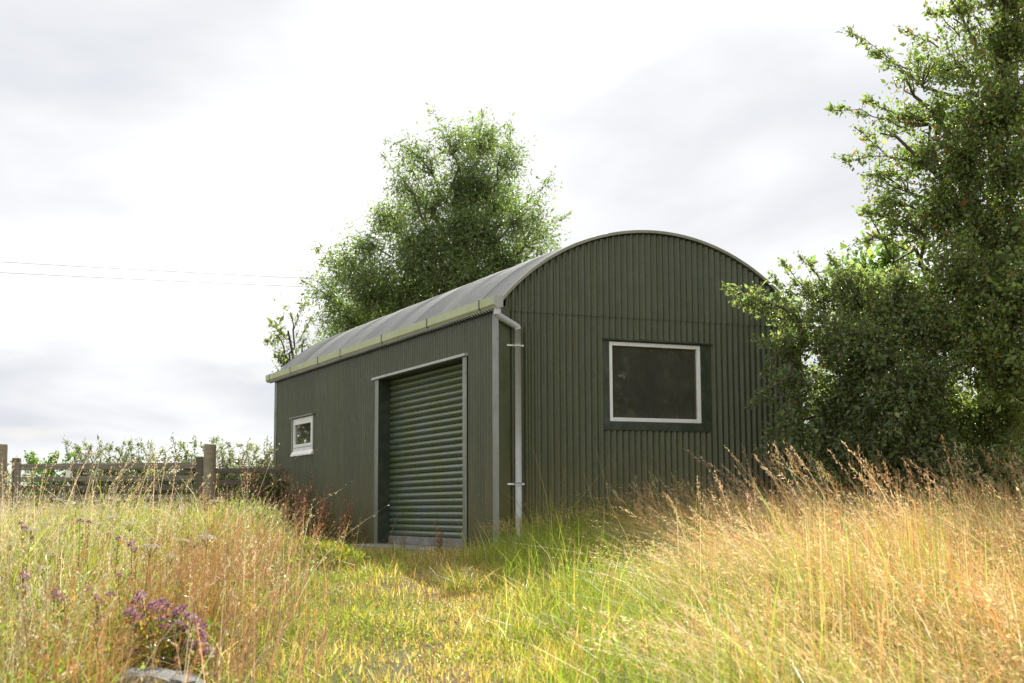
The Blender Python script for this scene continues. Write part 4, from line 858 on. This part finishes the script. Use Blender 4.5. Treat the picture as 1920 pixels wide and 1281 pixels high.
clump('leafy_weed', 580, 13.6, .55, .42, .28, (.17, .205, .035), 'bushy yellow green leafy weed clump in front of the door jamb', 4600, .036, alt=[(.35, .22, .03)], palt=(.12,))
clump('leafy_weed', 500, 13.0, .34, .3, .22, (.18, .21, .04), 'lower leafy weed clump beside the bushy one at the meadow edge', 2600, .034)
clump('nettle_patch', 462, 17.5, .6, .6, .62, (.15, .21, .045), 'pale green nettle patch at the far barn corner', 3200, .06)
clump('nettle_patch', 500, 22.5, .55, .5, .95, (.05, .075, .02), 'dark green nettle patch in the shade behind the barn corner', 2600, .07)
clump('leafy_weed', 600, 9.2, .75, .55, .10, (.15, .20, .04), 'flat leafy weed mat spreading on the open track', 1500, .024, [(.35, .28, .09)], (.25,))
# arching grass tussock at the shadow edge
def tussock(u, d, h, n, tint, label):
    g = gp(u, d); a = rng.random(n)*6.28; q = .17*rng.random(n)**.5; b0 = rng.random(n)*6.28; r0 = np.stack([q*np.cos(b0), q*np.sin(b0), np.full(n, -.02)], 1)
    v = blades(r0, h*np.exp(rng.normal(0, .2, n)), .007+0*a, np.stack([np.cos(a), np.sin(a)], 1), .35+1.0*rng.random(n), jitter_tint(tint, n, .22, [(.48, .38, .17)], (.25,)), None, 5, 1.7)
    o = link('grass_tussock', mesh_np('grass_tussock', *v[:3]), M_grass); o.location = tuple(g); tag(o, label, 'grass')
tussock(868, 11.6, .27, 170, (.26, .29, .07), 'arching pale green grass tussock at the edge of the barn shadow')
tussock(1100, 12.4, .40, 420, (.22, .29, .035), 'upright bright green grass tussock before the gable wall')
tussock(1150, 12.9, .42, 420, (.23, .30, .035), 'bushy lime green tussock beside the tall golden grass')
tussock(1080, 8.9, .26, 240, (.17, .22, .04), 'dark flattened grass tussock in the sunny turf')

# white flat-topped flowers
def umbel(seed):
    r = np.random.default_rng(seed); root = empty('white_wildflower'); h = .62
    V, T = tube_np([(np.array([[0, 0, 0], [.01, .0, h*.5], [.03, .01, h]]), np.array([.004, .0035, .0025]))]+[(np.array([[.03, .01, h-.06], [.03+.045*math.cos(a), .01+.045*math.sin(a), h+.005]]), np.array([.0015, .0012])) for a in np.arange(7)/7*6.28], 5)
    link('stem', mesh_np('stem', V, T, np.tile([[.20, .18, .07]], (len(V), 1))), M_grass, root)
    n = 90; a = r.random(n)*6.28; q = .062*r.random(n)**.5; P_ = np.stack([.03+q*np.cos(a), .01+q*np.sin(a), h+.006+.012*(1-(q/.06)**2)+r.normal(0, .003, n)], 1)
    V, T, C = leaves(P_, np.stack([r.normal(0, 1, n), r.normal(0, 1, n), .3*r.random(n)], 1), .011+.007*r.random(n), np.array([.52, .49, .36])*np.exp(r.normal(0, .12, (n, 1))), .8); link('flower_head', mesh_np('flower_head', V, T, C), M_flower, root)
    return root
up = [umbel(5), umbel(6)]; uu = [False, False]
def put_umbel(x, y, s, k, lab, grp):
    o = up[k] if not uu[k] else copy_tree(up[k]); uu[k] = True
    o.location = (x, y, float(gz(x, y))-.01); o.rotation_euler = (rng.normal(0, .12), rng.normal(0, .12), rng.random()*6.28); o.scale = (s, s, s); tag(o, lab, 'wildflower', grp)
for i in range(46):
    d = rng.uniform(8.5, 20) if i > 14 else rng.uniform(15, 20); l = rng.uniform(-.36*d, -.20*d-.2); x, y = from_dl(d, l); put_umbel(x, y, rng.uniform(.62, 1.0), i % 2, 'white flat-topped wildflower standing in the long meadow grass before the gate', 'white wildflowers in the meadow')
for i, (u, v, d) in enumerate(((640, 0, 10.6), (625, 0, 10.4), (660, 0, 10.7), (610, 0, 10.2), (520, 0, 11.6), (455, 0, 12.2), (690, 0, 12.4), (590, 0, 12.6))):
    g = gp(u, d); put_umbel(g[0], g[1], .34, i % 2, 'low white flat-topped wildflower on the open track beside the leafy mat', 'white wildflowers on the track')

# marjoram with purple heads
def head_mesh(seed):
    r = np.random.default_rng(seed); n = 70; u = r.normal(size=(n, 3)); u /= np.linalg.norm(u, axis=1)[:, None]; u[:, 2] = np.abs(u[:, 2])*.9-.15
    C = np.where((r.random(n) < .6)[:, None], np.array([[.50, .34, .42]]), np.array([[.30, .13, .16]]))*np.exp(r.normal(0, .2, (n, 1))); V, T, C = leaves(u*.013, u+r.normal(0, .3, (n, 3)), .010+.005*r.random(n), C, .7)
    me = mesh_np('flower_head', V, T, C); me.materials.append(M_flower); return me
heads = [head_mesh(s) for s in (1, 2, 3)]
def marjoram(base, tops, label, group=None, leafy=0, red=.3):
    root = empty('marjoram_plant', tuple(base)); tag(root, label, 'plant', group); base = np.asarray(base); paths = []
    for k, tp in enumerate(tops):
        q = np.asarray(tp)-base; s0_ = np.array([q[0]*.25+rng.normal(0, .01), q[1]*.25+rng.normal(0, .01), -.02]); paths.append((curve(s0_, q, .0, 4, .03), np.array([.0035, .003, .0025, .002])))
        o = link('flower_head', heads[k % 3], None, root); o.location = tuple(q); s = rng.uniform(1.15, 1.75)*(1 if leafy > 100 else .8); o.scale = (s, s, s*.9); o.rotation_euler = (rng.normal(0, .3), rng.normal(0, .3), rng.random()*6)
    V, T = tube_np(paths, 5, False); link('stems', mesh_np('stems', V, T, np.tile([[.22, .11, .06]], (len(V), 1))), M_dry, root)
    if leafy:
        k = rng.integers(0, len(paths), leafy); t = rng.random(leafy)**.8*.95; P_ = np.array([paths[a][0][min(int(b_*3), 2)]*(1-(b_*3) % 1)+paths[a][0][min(int(b_*3)+1, 3)]*((b_*3) % 1) for a, b_ in zip(k, t)])
        V, T, C = leaves(P_+rng.normal(0, .014, P_.shape), rng.normal(0, 1, P_.shape)+np.array([0, 0, .4]), .018+.016*rng.random(leafy), jitter_tint((.12, .18, .03), leafy, .3, [(.34, .11, .035), (.40, .26, .04)], (red, .15)), .6); link('foliage', mesh_np('foliage', V, T, C), M_leaf, root)['kind'] = 'stuff'
MD = 7.35
tops = []
for (u, v) in ((262, 1122), (268, 1116), (255, 1128), (243, 1142), (250, 1150), (262, 1140), (284, 1140), (290, 1137), (280, 1147), (306, 1132), (312, 1137), (302, 1145), (328, 1145), (332, 1150), (347, 1140), (318, 1158), (240, 1155), (258, 1160), (355, 1158), (370, 1163), (375, 1170), (380, 1180), (378, 1190), (362, 1172), (350, 1178), (330, 1170), (340, 1182), (322, 1190), (300, 1165), (310, 1178), (376, 1208), (352, 1212), (345, 1215), (366, 1222), (390, 1224), (396, 1230), (372, 1232), (248, 1224), (330, 1240), (385, 1262), (397, 1270), (402, 1268)): tops.append(at(u+rng.normal(0, 2), v, MD+rng.normal(0, .12)))
marjoram(gp(312, MD), tops, 'rounded marjoram clump with purple heads and reddening leaves behind the stone', leafy=2600)
for i, (u, v, d) in enumerate(((44, 1077, 8.0), (48, 1104, 7.8), (168, 1106, 7.7), (178, 1118, 7.7), (222, 1080, 8.0), (120, 1126, 7.6), (102, 1110, 7.9), (150, 978, 9.8), (166, 980, 9.9), (247, 1022, 9.0), (8, 1212, 7.2), (207, 1116, 7.8), (40, 982, 9.6), (222, 1010, 9.2))):
    t0 = at(u, v, d); t1 = at(u+6, v+9, d+.03); x, y = t0[0]+.03, t0[1]
    marjoram((x, y, float(gz(x, y))), [t0, t1] if i % 3 == 0 else [t0], 'single marjoram stem with dusky purple heads in the long meadow grass', 'lone marjoram stems', 40, .2)

# stone in the foreground
def stone():
    bm = bmesh.new(); bmesh.ops.create_icosphere(bm, subdivisions=4, radius=1)
    g = gp(312, 7.0); r = np.random.default_rng(3); dirs = r.normal(size=(16, 3)); dirs /= np.linalg.norm(dirs, axis=1)[:, None]; dirs[0] = (0, 0, 1); dirs[1] = (.1, -1, .15); dirs[1] /= np.linalg.norm(dirs[1]); lim = r.uniform(.72, .95, 16); lim[0] = .62; lim[1] = .7
    for v in bm.verts:
        p = np.array(v.co); k = (dirs@p); s = min(1.0, min((lim[i]/k[i] for i in range(16) if k[i] > .05), default=1)); p = p*s
        p = p*(1+.03*math.sin(9*p[0]+4*p[2])+.02*math.sin(17*p[1]+11*p[0])); v.co = (p[0]*.30, p[1]*.22, p[2]*.20)
    o = link('stone', bm_mesh('stone', bm), M_stone); top = at(330, 1256, 7.0); o.location = (g[0], g[1], top[2]-.125); o.rotation_euler = (.05, .10, RZ+.1)
    tag(o, 'grey limestone block half buried in front of the purple marjoram', 'stone')
stone()
